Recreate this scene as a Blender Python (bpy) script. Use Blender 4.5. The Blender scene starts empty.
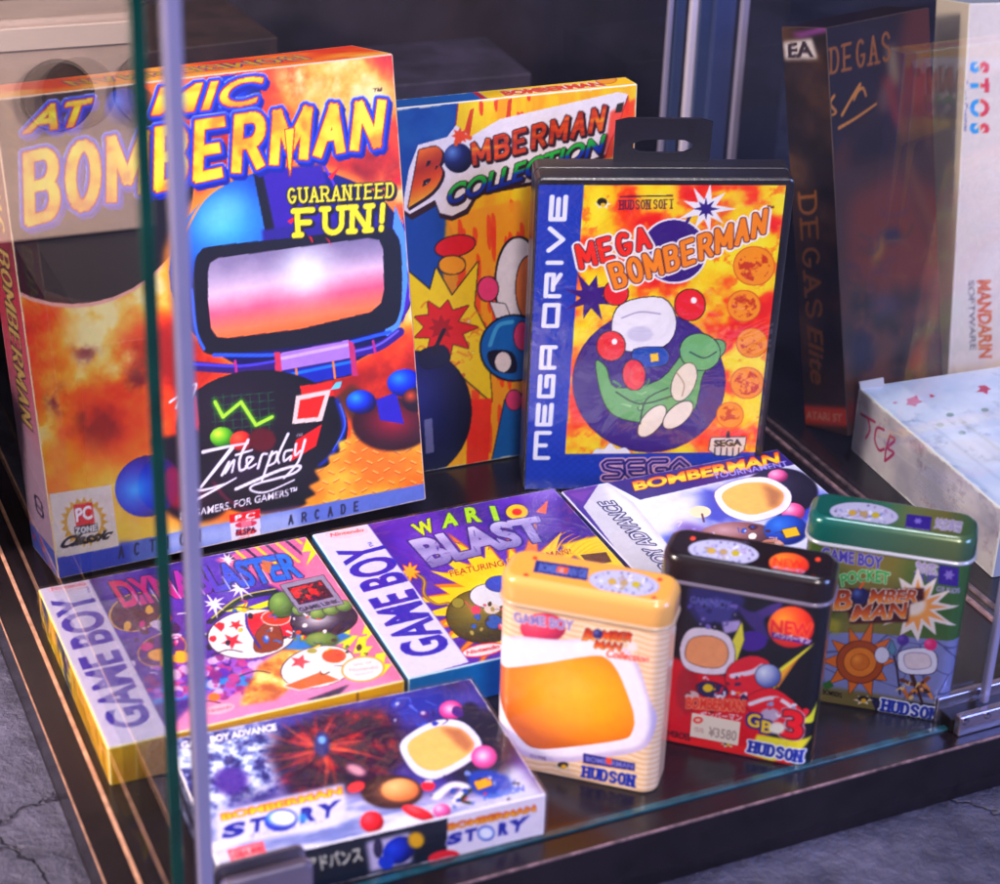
import bpy, math, random
import numpy as np
from mathutils import Vector, Matrix
random.seed(4); rng = np.random.RandomState(7)
scene = bpy.context.scene
COL = scene.collection
MM = 0.001
# ------------------------------------------------------------------ camera (mm, radians)
CH, CP, CR, CF = 495.96, 0.489234, 0.0324914, 1948.58
_fw = np.array([0, math.cos(CP), -math.sin(CP)]); _rt = np.array([1., 0, 0]); _up = np.cross(_rt, _fw)
CAM = np.array([0, 0, CH])
def ray(u, v):
    a, b = u - 500, v - 442
    X = a*math.cos(CR) + b*math.sin(CR); Y = -a*math.sin(CR) + b*math.cos(CR)
    return _fw + _rt*X/CF - _up*Y/CF
cd = bpy.data.cameras.new("camera"); cam = bpy.data.objects.new("camera", cd); COL.objects.link(cam)
r2 = math.cos(CR)*_rt + math.sin(CR)*_up; u2 = -math.sin(CR)*_rt + math.cos(CR)*_up
M = Matrix(((r2[0], u2[0], -_fw[0], 0), (r2[1], u2[1], -_fw[1], 0), (r2[2], u2[2], -_fw[2], CH*MM), (0, 0, 0, 1)))
cam.matrix_world = M
cd.sensor_fit = 'HORIZONTAL'; cd.sensor_width = 36; cd.lens = CF*36/1000
cd.clip_start = 0.01; cd.clip_end = 50
cd.dof.use_dof = True; cd.dof.focus_distance = 0.93; cd.dof.aperture_fstop = 9.5
scene.camera = cam

# ------------------------------------------------------------------ colour helpers
def lin(c):
    c = np.asarray(c, float)
    return np.where(c <= 0.04045, c/12.92, ((c + 0.055)/1.055)**2.4)
def hx(s):
    if not isinstance(s, str): return np.asarray(s, float)
    s = s.lstrip('#'); return np.array([int(s[i:i+2], 16)/255 for i in (0, 2, 4)])

# ------------------------------------------------------------------ materials
_m = {}
def mat(name, col='#808080', rough=0.5, metal=0, attr=False, bump=0, bscale=200, coat=0, ior=1.5, mottled=0, mscale=30, emit=0, sheen=None):
    if name in _m: return _m[name]
    m = bpy.data.materials.new(name); m.use_nodes = True; nt = m.node_tree; b = nt.nodes['Principled BSDF']
    b.inputs['Roughness'].default_value = rough; b.inputs['Metallic'].default_value = metal
    b.inputs['IOR'].default_value = ior; b.inputs['Coat Weight'].default_value = coat; b.inputs['Coat Roughness'].default_value = .12
    c = (*lin(hx(col)), 1)
    tc = nt.nodes.new('ShaderNodeTexCoord')
    if attr:
        a = nt.nodes.new('ShaderNodeAttribute'); a.attribute_name = 'ink'; nt.links.new(a.outputs['Color'], b.inputs['Base Color'])
    elif mottled:
        n = nt.nodes.new('ShaderNodeTexNoise'); n.inputs['Scale'].default_value = mscale; n.inputs['Detail'].default_value = 8
        n.inputs['Roughness'].default_value = .65
        nt.links.new(tc.outputs['Object'], n.inputs['Vector'])
        r = nt.nodes.new('ShaderNodeValToRGB'); r.color_ramp.elements[0].position = .3; r.color_ramp.elements[1].position = .7
        r.color_ramp.elements[0].color = tuple(x*(1-mottled) for x in c[:3]) + (1,)
        r.color_ramp.elements[1].color = tuple(min(1, x*(1+mottled)) for x in c[:3]) + (1,)
        nt.links.new(n.outputs['Fac'], r.inputs['Fac']); nt.links.new(r.outputs['Color'], b.inputs['Base Color'])
    else:
        b.inputs['Base Color'].default_value = c
    if bump:
        n = nt.nodes.new('ShaderNodeTexNoise'); n.inputs['Scale'].default_value = bscale; n.inputs['Detail'].default_value = 5
        nt.links.new(tc.outputs['Object'], n.inputs['Vector'])
        bp = nt.nodes.new('ShaderNodeBump'); bp.inputs['Strength'].default_value = bump; bp.inputs['Distance'].default_value = .001
        nt.links.new(n.outputs['Fac'], bp.inputs['Height']); nt.links.new(bp.outputs['Normal'], b.inputs['Normal'])
        if coat: nt.links.new(bp.outputs['Normal'], b.inputs['Coat Normal'])
    _m[name] = m; return m
def glassmat(name, tint='#ffffff', ior=1.5, rough=0.0, bump=0, bscale=60, boost=1.0):
    m = bpy.data.materials.new(name); m.use_nodes = True; nt = m.node_tree
    nt.nodes.remove(nt.nodes['Principled BSDF']); out = nt.nodes['Material Output']
    tr = nt.nodes.new('ShaderNodeBsdfTransparent'); tr.inputs['Color'].default_value = (*lin(hx(tint)), 1)
    gl = nt.nodes.new('ShaderNodeBsdfGlossy'); gl.inputs['Roughness'].default_value = rough
    fr = nt.nodes.new('ShaderNodeFresnel'); fr.inputs['IOR'].default_value = ior
    mx = nt.nodes.new('ShaderNodeMixShader'); ml = nt.nodes.new('ShaderNodeMath'); ml.operation = 'MULTIPLY'; ml.inputs[1].default_value = boost; ml.use_clamp = True
    # the same reflectance from both sides of a pane: entering ior on either face
    geo = nt.nodes.new('ShaderNodeNewGeometry'); iv = nt.nodes.new('ShaderNodeMix'); iv.data_type = 'FLOAT'
    iv.inputs[2].default_value = ior; iv.inputs[3].default_value = 1/ior
    nt.links.new(geo.outputs['Backfacing'], iv.inputs[0]); nt.links.new(iv.outputs[0], fr.inputs['IOR'])
    nt.links.new(fr.outputs[0], ml.inputs[0]); nt.links.new(ml.outputs[0], mx.inputs[0]); nt.links.new(tr.outputs[0], mx.inputs[1]); nt.links.new(gl.outputs[0], mx.inputs[2])
    nt.links.new(mx.outputs[0], out.inputs['Surface'])
    if bump:
        tc = nt.nodes.new('ShaderNodeTexCoord'); n = nt.nodes.new('ShaderNodeTexNoise'); n.inputs['Scale'].default_value = bscale; n.inputs['Detail'].default_value = 3
        n.inputs['Distortion'].default_value = 1.2
        nt.links.new(tc.outputs['Object'], n.inputs['Vector'])
        bp = nt.nodes.new('ShaderNodeBump'); bp.inputs['Strength'].default_value = bump; bp.inputs['Distance'].default_value = .002
        nt.links.new(n.outputs['Fac'], bp.inputs['Height']); nt.links.new(bp.outputs['Normal'], gl.inputs['Normal']); nt.links.new(bp.outputs['Normal'], fr.inputs['Normal'])
    return m
PRINT = mat('glossy_printed_card', attr=True, rough=.42, bump=.22, bscale=55, coat=.12)
TINPRINT = mat('printed_tin', attr=True, rough=.3, metal=.0, coat=.6, bump=.03, bscale=60)
TINMETAL = mat('lacquered_green_tin', attr=True, rough=.24, metal=.3, coat=.6)
MATTE = mat('matt_printed_card', attr=True, rough=.6, bump=.1, bscale=120)
GLASS = glassmat('clear_glass', '#fafdfc', boost=.9)
GLASSF = glassmat('clear_front_glass', '#fdfefe', boost=.45)
SLEEVE = glassmat('clear_plastic_sleeve', '#fdfdfd', 1.45, .07, .9, 38, 1.1)

# ------------------------------------------------------------------ things and meshes
def thing(name, label, cat, loc=(0, 0, 0), rot=(0, 0, 0), group=None):
    o = bpy.data.objects.new(name, None); COL.objects.link(o); o.empty_display_size = .02
    o.location = [c*MM for c in loc]; o.rotation_euler = rot; o['label'] = label; o['category'] = cat
    if group: o['group'] = group
    bpy.context.view_layer.update()
    return o
def rich(img):
    g = img.mean(-1, keepdims=True); o = np.clip(g+(img-g)*1.16, 0, 1); return np.clip(o*(1-.22*(1-o)*(1-o)*1.2), 0, 1)
class MB:
    """collects vertices, faces, ink colours and material slots for ONE mesh (mm)"""
    def __init__(s): s.v = []; s.f = []; s.c = []; s.mi = []; s.n = 0
    def add(s, v, f, col='#ffffff', mi=0):
        v = np.asarray(v, float).reshape(-1, 3)
        c = lin(hx(col)) if (isinstance(col, str) or np.ndim(col) == 1) else lin(np.asarray(col))
        c = np.broadcast_to(c, v.shape)
        s.v.append(v); s.c.append(c)
        s.f += [tuple(int(i)+s.n for i in q) for q in f]; s.mi += [mi]*len(f); s.n += len(v)
    def grid(s, P, col, keep=None, mi=0):
        ny, nx = P.shape[:2]
        idx = np.arange(nx*ny).reshape(ny, nx)
        q = np.stack([idx[:-1, :-1], idx[:-1, 1:], idx[1:, 1:], idx[1:, :-1]], -1)
        if keep is not None: q = q[keep[:-1, :-1] & keep[:-1, 1:] & keep[1:, 1:] & keep[1:, :-1]]
        s.add(P.reshape(-1, 3), q.reshape(-1, 4), col.reshape(-1, 3), mi)
    def build(s, name, mats, parent=None, smooth=False, bevel=0, seg=3):
        V = np.concatenate(s.v)*MM
        me = bpy.data.meshes.new(name); me.from_pydata(V.tolist(), [], s.f)
        a = me.color_attributes.new('ink', 'FLOAT_COLOR', 'POINT')
        c = np.ones((len(V), 4), np.float32); c[:, :3] = np.concatenate(s.c); a.data.foreach_set('color', c.ravel())
        for m in (mats if isinstance(mats, (list, tuple)) else [mats]): me.materials.append(m)
        me.polygons.foreach_set('material_index', s.mi)
        if smooth: me.polygons.foreach_set('use_smooth', [True]*len(s.f))
        me.update()
        o = bpy.data.objects.new(name, me); COL.objects.link(o); o.parent = parent
        if bevel:
            b = o.modifiers.new('bevel', 'BEVEL'); b.width = bevel*MM; b.segments = seg; b.limit_method = 'ANGLE'; b.angle_limit = .9
            if not smooth: me.polygons.foreach_set('use_smooth', [True]*len(s.f))
            b.harden_normals = True
        return o
def box(mb, lo, hi, col='#ffffff', mi=0):
    x0, y0, z0 = lo; x1, y1, z1 = hi
    mb.add([(x0,y0,z0),(x1,y0,z0),(x1,y1,z0),(x0,y1,z0),(x0,y0,z1),(x1,y0,z1),(x1,y1,z1),(x0,y1,z1)],
           [(0,3,2,1),(4,5,6,7),(0,1,5,4),(1,2,6,5),(2,3,7,6),(3,0,4,7)], col, mi)
def simple_box(name, lo, hi, m, parent, bevel=.5, col='#ffffff'):
    mb = MB(); box(mb, lo, hi, col); return mb.build(name, m, parent, bevel=bevel)

# ------------------------------------------------------------------ painted faces
def lattice(x, y, seed):
    r = np.random.RandomState(seed).rand(256, 256)
    xi = np.floor(x).astype(int); yi = np.floor(y).astype(int); fx = x-xi; fy = y-yi
    fx = fx*fx*(3-2*fx); fy = fy*fy*(3-2*fy)
    g = lambda a, b: r[b % 256, a % 256]
    return (g(xi, yi)*(1-fx)+g(xi+1, yi)*fx)*(1-fy) + (g(xi, yi+1)*(1-fx)+g(xi+1, yi+1)*fx)*fy
def fbm(x, y, sc, seed=1, oct=5, gain=.5):
    v = 0; a = 1; t = 0
    for k in range(oct): v = v + a*lattice(x/sc*2**k+17*k, y/sc*2**k+9*k, seed+k); t += a; a *= gain
    return v/t
def ramp(t, stops):
    xs = [s[0] for s in stops]; cs = np.array([hx(s[1]) for s in stops])
    return np.stack([np.interp(t, xs, cs[:, k]) for k in range(3)], -1)
FIRE = [(0, '#a02414'), (.2, '#cc3810'), (.4, '#ec5210'), (.6, '#f67a18'), (.74, '#fba030'), (.88, '#fdc860'), (1, '#fde8a8')]

_glyph = {}
def text_tris(s, off=0.0, shear=0):
    k = (s, off, shear)
    if k in _glyph: return _glyph[k]
    c = bpy.data.curves.new('t', 'FONT'); c.body = s; c.size = 1; c.offset = off; c.shear = shear; c.resolution_u = 4; c.fill_mode = 'FRONT'
    o = bpy.data.objects.new('t', c); COL.objects.link(o)
    dg = bpy.context.evaluated_depsgraph_get(); me = o.evaluated_get(dg).to_mesh(); me.calc_loop_triangles()
    V = np.array([v.co[:2] for v in me.vertices]).reshape(-1, 2); T = np.array([t.vertices[:] for t in me.loop_triangles]).reshape(-1, 3)
    o.evaluated_get(dg).to_mesh_clear(); bpy.data.objects.remove(o); bpy.data.curves.remove(c)
    P = V[T] if len(V) else np.zeros((0, 3, 2))
    _glyph[k] = P; return P
def ntext(s, bold=.02, shear=0, fit=True):
    """triangles of the text with x in 0..1 and cap height 0..1"""
    P = text_tris(s, bold, shear)
    H = text_tris('H', bold, 0); h0, h1 = H[..., 1].min(), H[..., 1].max()
    Q = P.copy(); x0, x1 = P[..., 0].min(), P[..., 0].max()
    Q[..., 0] = (P[..., 0]-x0)/(x1-x0); Q[..., 1] = (P[..., 1]-h0)/(h1-h0); return Q
# single-stroke alphabet: strokes in a unit cell, for slab, condensed and techno lettering
def _arc(cx, cy, rx, ry, a0, a1, n=9):
    return [(cx+rx*math.cos(math.radians(a0+(a1-a0)*i/n)), cy+ry*math.sin(math.radians(a0+(a1-a0)*i/n))) for i in range(n+1)]
SG = {
 'A': [[(0,0),(.5,1),(1,0)], [(.2,.36),(.8,.36)]], 'B': [[(0,0),(0,1)], [(0,1)]+_arc(.55,.76,.4,.24,90,-90)+[(0,.52)], [(0,.52)]+_arc(.6,.26,.4,.26,90,-90)+[(0,0)]],
 'C': [_arc(.5,.5,.5,.5,50,310,14)], 'D': [[(0,0),(0,1)], [(0,1)]+_arc(.45,.5,.5,.5,90,-90,12)+[(0,0)]],
 'E': [[(0,0),(0,1)], [(0,1),(.9,1)], [(0,.5),(.75,.5)], [(0,0),(.9,0)]], 'F': [[(0,0),(0,1)], [(0,1),(.9,1)], [(0,.5),(.7,.5)]],
 'G': [_arc(.5,.5,.5,.5,50,350,16)+[(1,.42),(.6,.42)]], 'H': [[(0,0),(0,1)], [(1,0),(1,1)], [(0,.5),(1,.5)]], 'I': [[(.5,0),(.5,1)]],
 'K': [[(0,0),(0,1)], [(1,1),(0,.45)], [(.3,.6),(1,0)]], 'L': [[(0,0),(0,1)], [(0,0),(.9,0)]], 'M': [[(0,0),(0,1)], [(0,1),(.5,.25),(1,1)], [(1,1),(1,0)]],
 'N': [[(0,0),(0,1)], [(0,1),(1,0)], [(1,0),(1,1)]], 'O': [_arc(.5,.5,.5,.5,0,360,18)], 'P': [[(0,0),(0,1)], [(0,1)]+_arc(.55,.74,.4,.26,90,-90)+[(0,.48)]],
 'R': [[(0,0),(0,1)], [(0,1)]+_arc(.55,.74,.4,.26,90,-90)+[(0,.48)], [(.5,.48),(1,0)]],
 'S': [[(.95,.8)]+_arc(.5,.75,.45,.25,30,200,7)+[(.5,.5)]+_arc(.5,.25,.45,.25,60,-150,8)], 'T': [[(.5,0),(.5,1)], [(0,1),(1,1)]],
 'U': [[(0,1),(0,.35)]+_arc(.5,.35,.5,.35,180,360,9)+[(1,1)]], 'V': [[(0,1),(.5,0),(1,1)]], 'W': [[(0,1),(.28,0),(.5,.7),(.72,0),(1,1)]], 'Y': [[(0,1),(.5,.5),(1,1)], [(.5,.5),(.5,0)]],
 'Z': [[(0,1),(1,1),(0,0),(1,0)]], '!': [[(.5,1),(.5,.34)], [(.5,.08),(.5,0)]], ' ': [], '.': [[(.5,.04),(.5,0)]]}
TECH = {'M': [[(0,0),(0,1),(1,1),(1,0)], [(.5,1),(.5,.25)]], 'E': [[(1,1),(0,1),(0,0),(1,0)], [(0,.5),(.9,.5)]], 'G': [[(1,1),(0,1),(0,0),(1,0),(1,.5),(.5,.5)]],
 'A': [[(0,0),(0,1),(1,1),(1,0)], [(0,.42),(1,.42)]], 'D': [[(0,1),(1,1),(1,0),(0,0)], [(0,.75),(0,0)]], 'R': [[(0,0),(0,.72)], [(0,1),(1,1),(1,.5),(.3,.5)], [(.5,.5),(1,0)]],
 'I': [[(.5,0),(.5,.72)], [(.5,.88),(.5,1)]], 'V': [[(0,1),(.5,0),(1,1)]], ' ': [], 'S': [[(1,1),(0,1),(0,.5),(1,.5),(1,0),(0,0)]]}
def strokes(s, w=.62, gap=.28, table=SG, serif=0, iw=.3):
    """list of (polyline, is_serif) in text cell space: x 0..1, y 0..1"""
    out = []; x = 0
    for ch in s:
        cw = iw if ch in 'I!.' and table is SG else (.25 if ch == 'I' else (w*1.3 if ch in 'MW' else w))
        if ch == ' ': x += cw*.6; continue
        for pl in table[ch]:
            out.append([(x+px*cw, py) for px, py in pl])
            if serif and ch not in 'OCSG!.':
                for (px, py), (qx, qy) in ((pl[0], pl[1]), (pl[-1], pl[-2])):
                    if py in (0, 1) and abs(qx-px) < .6 and abs(qy-py) > .3: out.append([(x+px*cw-serif, py), (x+px*cw+serif, py)])
        x += cw + gap
    W = x-gap
    return [[(a/W, b) for a, b in pl] for pl in out]

class Face:
    """a printed plane on a thing: origin and axes in the thing's own mm space"""
    def __init__(s, parent, O, U, V, w, h, res=.45, base='#ffffff'):
        s.p = parent; s.O = np.array(O, float); s.U = np.array(U, float); s.V = np.array(V, float); s.w = w; s.h = h
        mw = np.array(parent.matrix_world); s.R = mw[:3, :3]; s.T = mw[:3, 3]/MM
        s.wO = s.R@s.O+s.T; s.wU = s.R@s.U; s.wV = s.R@s.V; s.wN = np.cross(s.wU, s.wV)
        s.nx = max(2, int(w/res)+1); s.ny = max(2, int(h/res)+1)
        s.xs = np.linspace(0, w, s.nx); s.ys = np.linspace(0, h, s.ny); s.dx = w/(s.nx-1); s.dy = h/(s.ny-1)
        s.X, s.Y = np.meshgrid(s.xs, s.ys)
        s.img = np.broadcast_to(hx(base), (s.ny, s.nx, 3)).copy()
        s.clip = None
    def uv(s, p):
        """point of this plane seen at a picture position"""
        d = ray(*p); t = ((s.wO-CAM)@s.wN)/(d@s.wN); P = CAM+d*t-s.wO
        return (P@s.wU, P@s.wV)
    def U2(s, pts): return np.array([s.uv(p) for p in pts])
    def fill_fn(s, rgb): s.img[:] = rgb
    # --- coverage masks
    def _bbox(s, P, pad=1):
        x0 = int(np.floor(P[:, 0].min()/s.dx))-pad; x1 = int(np.ceil(P[:, 0].max()/s.dx))+pad+1
        y0 = int(np.floor(P[:, 1].min()/s.dy))-pad; y1 = int(np.ceil(P[:, 1].max()/s.dy))+pad+1
        return max(0, x0), min(s.nx, x1), max(0, y0), min(s.ny, y1)
    def mpoly(s, P):
        m = np.zeros((s.ny, s.nx)); P = np.asarray(P); x0, x1, y0, y1 = s._bbox(P)
        if x1 <= x0 or y1 <= y0: return m
        acc = 0
        for ox, oy in ((-.25, -.25), (.25, -.25), (-.25, .25), (.25, .25)):
            X = s.X[y0:y1, x0:x1]+ox*s.dx; Y = s.Y[y0:y1, x0:x1]+oy*s.dy; ins = np.zeros(X.shape, bool)
            for (ax, ay), (bx, by) in zip(P, np.roll(P, -1, 0)):
                if ay == by: continue
                c = (ay > Y) != (by > Y); ins ^= c & (X < (bx-ax)*(Y-ay)/(by-ay)+ax)
            acc = acc+ins
        m[y0:y1, x0:x1] = acc/4; return m
    def mtris(s, T):
        m = np.zeros((s.ny, s.nx))
        for P in T:
            x0, x1, y0, y1 = s._bbox(P)
            if x1 <= x0 or y1 <= y0: continue
            a, b, c = P; ar = (b[0]-a[0])*(c[1]-a[1])-(b[1]-a[1])*(c[0]-a[0])
            if abs(ar) < 1e-9: continue
            if ar < 0: b, c = c, b
            acc = 0
            for ox, oy in ((-.25, -.25), (.25, -.25), (-.25, .25), (.25, .25)):
                X = s.X[y0:y1, x0:x1]+ox*s.dx; Y = s.Y[y0:y1, x0:x1]+oy*s.dy
                e = lambda p, q: (q[0]-p[0])*(Y-p[1])-(q[1]-p[1])*(X-p[0])
                acc = acc+((e(a, b) >= 0) & (e(b, c) >= 0) & (e(c, a) >= 0))
            m[y0:y1, x0:x1] += acc/4
        return np.clip(m, 0, 1)
    def mstroke(s, P, w, w2=None, butt=False):
        m = np.zeros((s.ny, s.nx)); P = np.asarray(P, float); n = len(P)-1
        x0, x1, y0, y1 = s._bbox(P, int(w/s.dx)+2)
        if x1 <= x0 or y1 <= y0: return m
        X = s.X[y0:y1, x0:x1]; Y = s.Y[y0:y1, x0:x1]; best = np.full(X.shape, 1e9)
        for i, (a, b) in enumerate(zip(P[:-1], P[1:])):
            d = b-a; L = d@d+1e-9; t = np.clip(((X-a[0])*d[0]+(Y-a[1])*d[1])/L, 0, 1)
            ww = w if w2 is None else w+(w2-w)*(i+t)/n
            if butt:
                l_ = math.sqrt(L); al = ((X-a[0])*d[0]+(Y-a[1])*d[1])/l_; pe = np.abs((X-a[0])*d[1]-(Y-a[1])*d[0])/l_
                best = np.minimum(best, np.maximum(pe-w/2, np.maximum(-al, al-l_)-w*.36))
            else: best = np.minimum(best, np.hypot(X-a[0]-t*d[0], Y-a[1]-t*d[1])-ww/2)
        m[y0:y1, x0:x1] = np.clip(.5-best/s.dx, 0, 1); return m
    def dil(s, m, r):
        R = max(1, int(round(r/s.dx))); ys, xs = np.nonzero(m > 0.01)
        if len(ys) == 0: return m
        y0, y1, x0, x1 = max(0, ys.min()-R-1), min(s.ny, ys.max()+R+2), max(0, xs.min()-R-1), min(s.nx, xs.max()+R+2)
        sub = np.pad(m[y0:y1, x0:x1], R); o = m[y0:y1, x0:x1].copy(); rr = r/s.dx
        for j in range(-R, R+1):
            for i in range(-R, R+1):
                if i*i+j*j <= rr*rr+.3: o = np.maximum(o, sub[R+j:R+j+o.shape[0], R+i:R+i+o.shape[1]])
        r_ = m.copy(); r_[y0:y1, x0:x1] = o; return r_
    def blur(s, m, r):
        k = max(1, int(r/s.dx))
        for ax in (0, 1):
            for _ in range(2):
                c = np.cumsum(np.pad(m, [(k+1, k) if a == ax else (0, 0) for a in range(2)], mode='edge'), axis=ax)
                n = m.shape[ax]; m = (np.take(c, range(2*k+1, n+2*k+1), ax)-np.take(c, range(0, n), ax))/(2*k+1)
        return m
    def shift(s, m, dx, dy):
        i, j = int(round(dx/s.dx)), int(round(dy/s.dy)); return np.roll(np.roll(m, i, 1), j, 0)
    def put(s, m, col, alpha=1):
        if s.clip is not None: m = m*s.clip
        c = hx(col) if isinstance(col, str) or np.ndim(col) == 1 else col
        a = (m*alpha)[..., None]; s.img = s.img*(1-a)+c*a
    # --- drawing in picture positions
    def poly(s, pts, col, line=None, lw=.8, soft=0, alpha=1, smooth=False, uvspace=False):
        P = np.array(pts, float) if uvspace else s.U2(pts)
        if smooth:
            n = len(P); Q = []
            for i in range(n):
                p0, p1, p2, p3 = P[i-1], P[i], P[(i+1) % n], P[(i+2) % n]
                for t in (0, .25, .5, .75):
                    Q.append(.5*((2*p1)+(-p0+p2)*t+(2*p0-5*p1+4*p2-p3)*t*t+(-p0+3*p1-3*p2+p3)*t**3))
            P = np.array(Q)
        m = s.mpoly(P)
        if line: s.put(s.dil(m, lw), line)
        if soft: m = s.blur(m, soft)
        s.put(m, col, alpha); return m
    def ell(s, c, rx, ry, col, rot=0, line=None, lw=.8, soft=0, alpha=1, hi=None, edge=None, hp=(-.35, .35)):
        """ellipse by picture centre and radii; optional radial shading from hi to col to edge"""
        pts = [(c[0]+rx*math.cos(a)*math.cos(rot)-ry*math.sin(a)*math.sin(rot), c[1]+rx*math.cos(a)*math.sin(rot)+ry*math.sin(a)*math.cos(rot)) for a in np.linspace(0, 2*math.pi, 37)[:-1]]
        P = s.U2(pts); m = s.mpoly(P)
        if line: s.put(s.dil(m, lw), line)
        if soft: m = s.blur(m, soft)
        if hi is not None:
            cc = P.mean(0); ax = (P[0]-P[18])/2; ay = (P[27]-P[9])/2; A = np.linalg.inv(np.array([ax, ay]).T)
            q = np.stack([s.X-cc[0], s.Y-cc[1]], -1)@A.T
            d = np.hypot(q[..., 0]-hp[0], q[..., 1]-hp[1])
            stops = [(0, hi), (.75, col), (1.35, edge or col)]
            s.put(m, ramp(d, stops), alpha)
        else: s.put(m, col, alpha)
        return m
    def star(s, c, R, r, n, col, line=None, lw=.8, jit=0, rot=0, sy=1, alpha=1, soft=0):
        rr = random.Random(int(c[0]*7+c[1])); pts = []
        for i in range(2*n):
            q = (R if i % 2 == 0 else r)*(1+jit*(rr.random()-.5)); a = rot+math.pi*i/n
            pts.append((c[0]+q*math.cos(a), c[1]+sy*q*math.sin(a)))
        return s.poly(pts, col, line, lw, alpha=alpha, soft=soft)
    def quadmap(s, bl, br, tl, tr, arc=0, uvspace=False):
        q = np.array([bl, br, tl, tr], float) if uvspace else s.U2([bl, br, tl, tr])
        up = (q[2]-q[0]+q[3]-q[1])/2
        def f(P):
            x = P[..., :1]; y = P[..., 1:]
            o = (q[0]*(1-x)+q[1]*x)*(1-y)+(q[2]*(1-x)+q[3]*x)*y
            return o+up*arc*4*x*(1-x)
        return f
    def style(s, m, layers, fill, f=None):
        for d, col in layers:
            if isinstance(d, tuple):   # ('ext', dx, dy, grow)
                _, dx, dy, g = d; k = 6; mm = s.dil(m, g) if g else m
                for i in range(1, k+1): s.put(s.shift(mm, dx*i/k, dy*i/k), col)
            else: s.put(s.dil(m, d), col)
        if callable(fill): fill = fill()
        s.put(m, fill)
    def text(s, t, bl, br, tl, tr, fill, layers=(), bold=.02, shear=0, arc=0, grad=None, uvspace=False):
        f = s.quadmap(bl, br, tl, tr, arc, uvspace); T = ntext(t, bold, shear)
        Q = f(T); m = s.mtris(Q)
        if grad is not None:    # vertical gradient between baseline and cap line
            q = f(np.array([[.5, 0.], [.5, 1.], [0, .5], [1, .5]])); d = q[1]-q[0]; e = q[3]-q[2]
            A = np.linalg.inv(np.array([e, d]).T); rel = np.stack([s.X-q[0][0]+e[0]*.5, s.Y-q[0][1]+e[1]*.5], -1)@A.T
            fill = ramp(rel[..., grad[0]], grad[1])
        s.style(m, layers, fill); return m
    def stext(s, t, bl, br, tl, tr, fill, layers=(), wt=1.6, w=.62, gap=.3, table=SG, serif=0, shear=0, arc=0, grad=None, uvspace=False, butt=False):
        f = s.quadmap(bl, br, tl, tr, arc, uvspace); m = np.zeros((s.ny, s.nx))
        for pl in strokes(t, w, gap, table, serif):
            P = np.array(pl); P[:, 1] = P[:, 1]*.86+.07
            m = np.maximum(m, s.mstroke(f(P), wt, None, butt))
        s.style(m, layers, fill); return m
    def brush(s, pts, w, col, w2=None, alpha=1, curve=True, soft=0):
        P = s.U2(pts)
        if curve and len(P) > 2:
            Q = []
            for i in range(len(P)-1):
                p0, p1, p2, p3 = P[max(0, i-1)], P[i], P[i+1], P[min(len(P)-1, i+2)]
                for tt in (0, .2, .4, .6, .8): Q.append(.5*((2*p1)+(-p0+p2)*tt+(2*p0-5*p1+4*p2-p3)*tt*tt+(-p0+3*p1-3*p2+p3)*tt**3))
            Q.append(P[-1]); P = np.array(Q)
        m = s.mstroke(P, w, w2)
        if soft: m = s.blur(m, soft)
        s.put(m, col, alpha); return m
    def fire(s, sc=26, seed=3, lo=.25, hi=.75, stops=FIRE, m=None, gain=.55):
        n = fbm(s.X+6*fbm(s.X, s.Y, sc, seed+30), s.Y, sc, seed, 6, gain); c = ramp((n-lo)/(hi-lo), stops)
        if m is None: s.img[:] = c
        else: s.put(m, c)
    def speck(s, amt=.03, seed=5):
        n = fbm(s.X, s.Y, 3, seed, 4, .8)[..., None]-.5; s.img = np.clip(s.img*(1+amt*2*n), 0, 1)
    def wear(s, w=.7, col='#e8e0e0', seed=9, amt=.8):
        d = np.minimum(np.minimum(s.X, s.w-s.X), np.minimum(s.Y, s.h-s.Y)); n = fbm(s.X, s.Y, 5, seed, 4, .7)
        m = np.clip((n*2.2-.5)*w-d, 0, .4)/.4; s.put(m, col, amt)
    def pts3(s, lift=.06):
        N = np.cross(s.U, s.V)
        return s.O+s.X[..., None]*s.U+s.Y[..., None]*s.V+N*lift
    def emit(s, mb, lift=.06, mi=0, keep=None):
        mb.grid(s.pts3(lift), rich(s.img), keep, mi)
    def scatter(s, c, rx, ry, n, pal, size=(3, 8), line='#201420', lw=.3, seed=1, stroke=.35):
        '''small outlined picture elements: leaves, shards, curls, dots'''
        R = random.Random(seed)
        for k in range(n):
            a = R.random()*6.28; q = math.sqrt(R.random()); x = c[0]+rx*q*math.cos(a); y = c[1]+ry*q*math.sin(a); z = R.uniform(*size); col = R.choice(pal); th = R.random()*3.14; kind = R.random()
            if kind < stroke: s.brush([(x-z*math.cos(th), y-z*.6*math.sin(th)), (x+R.uniform(-3, 3), y+R.uniform(-3, 3)), (x+z*math.cos(th+.8), y+z*.6*math.sin(th+.8))], R.uniform(.5, 1.5), col, .4)
            elif kind < .7: s.poly([(x+z*R.uniform(.4, 1)*math.cos(th+j*1.05), y+.75*z*R.uniform(.4, 1)*math.sin(th+j*1.05)) for j in range(6)], col, line, lw, smooth=R.random() < .6)
            else: s.ell((x, y), z*.6, z*.45, col, hi='#f4e8f0' if R.random() < .4 else None, rot=th, line=line, lw=lw)

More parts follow.
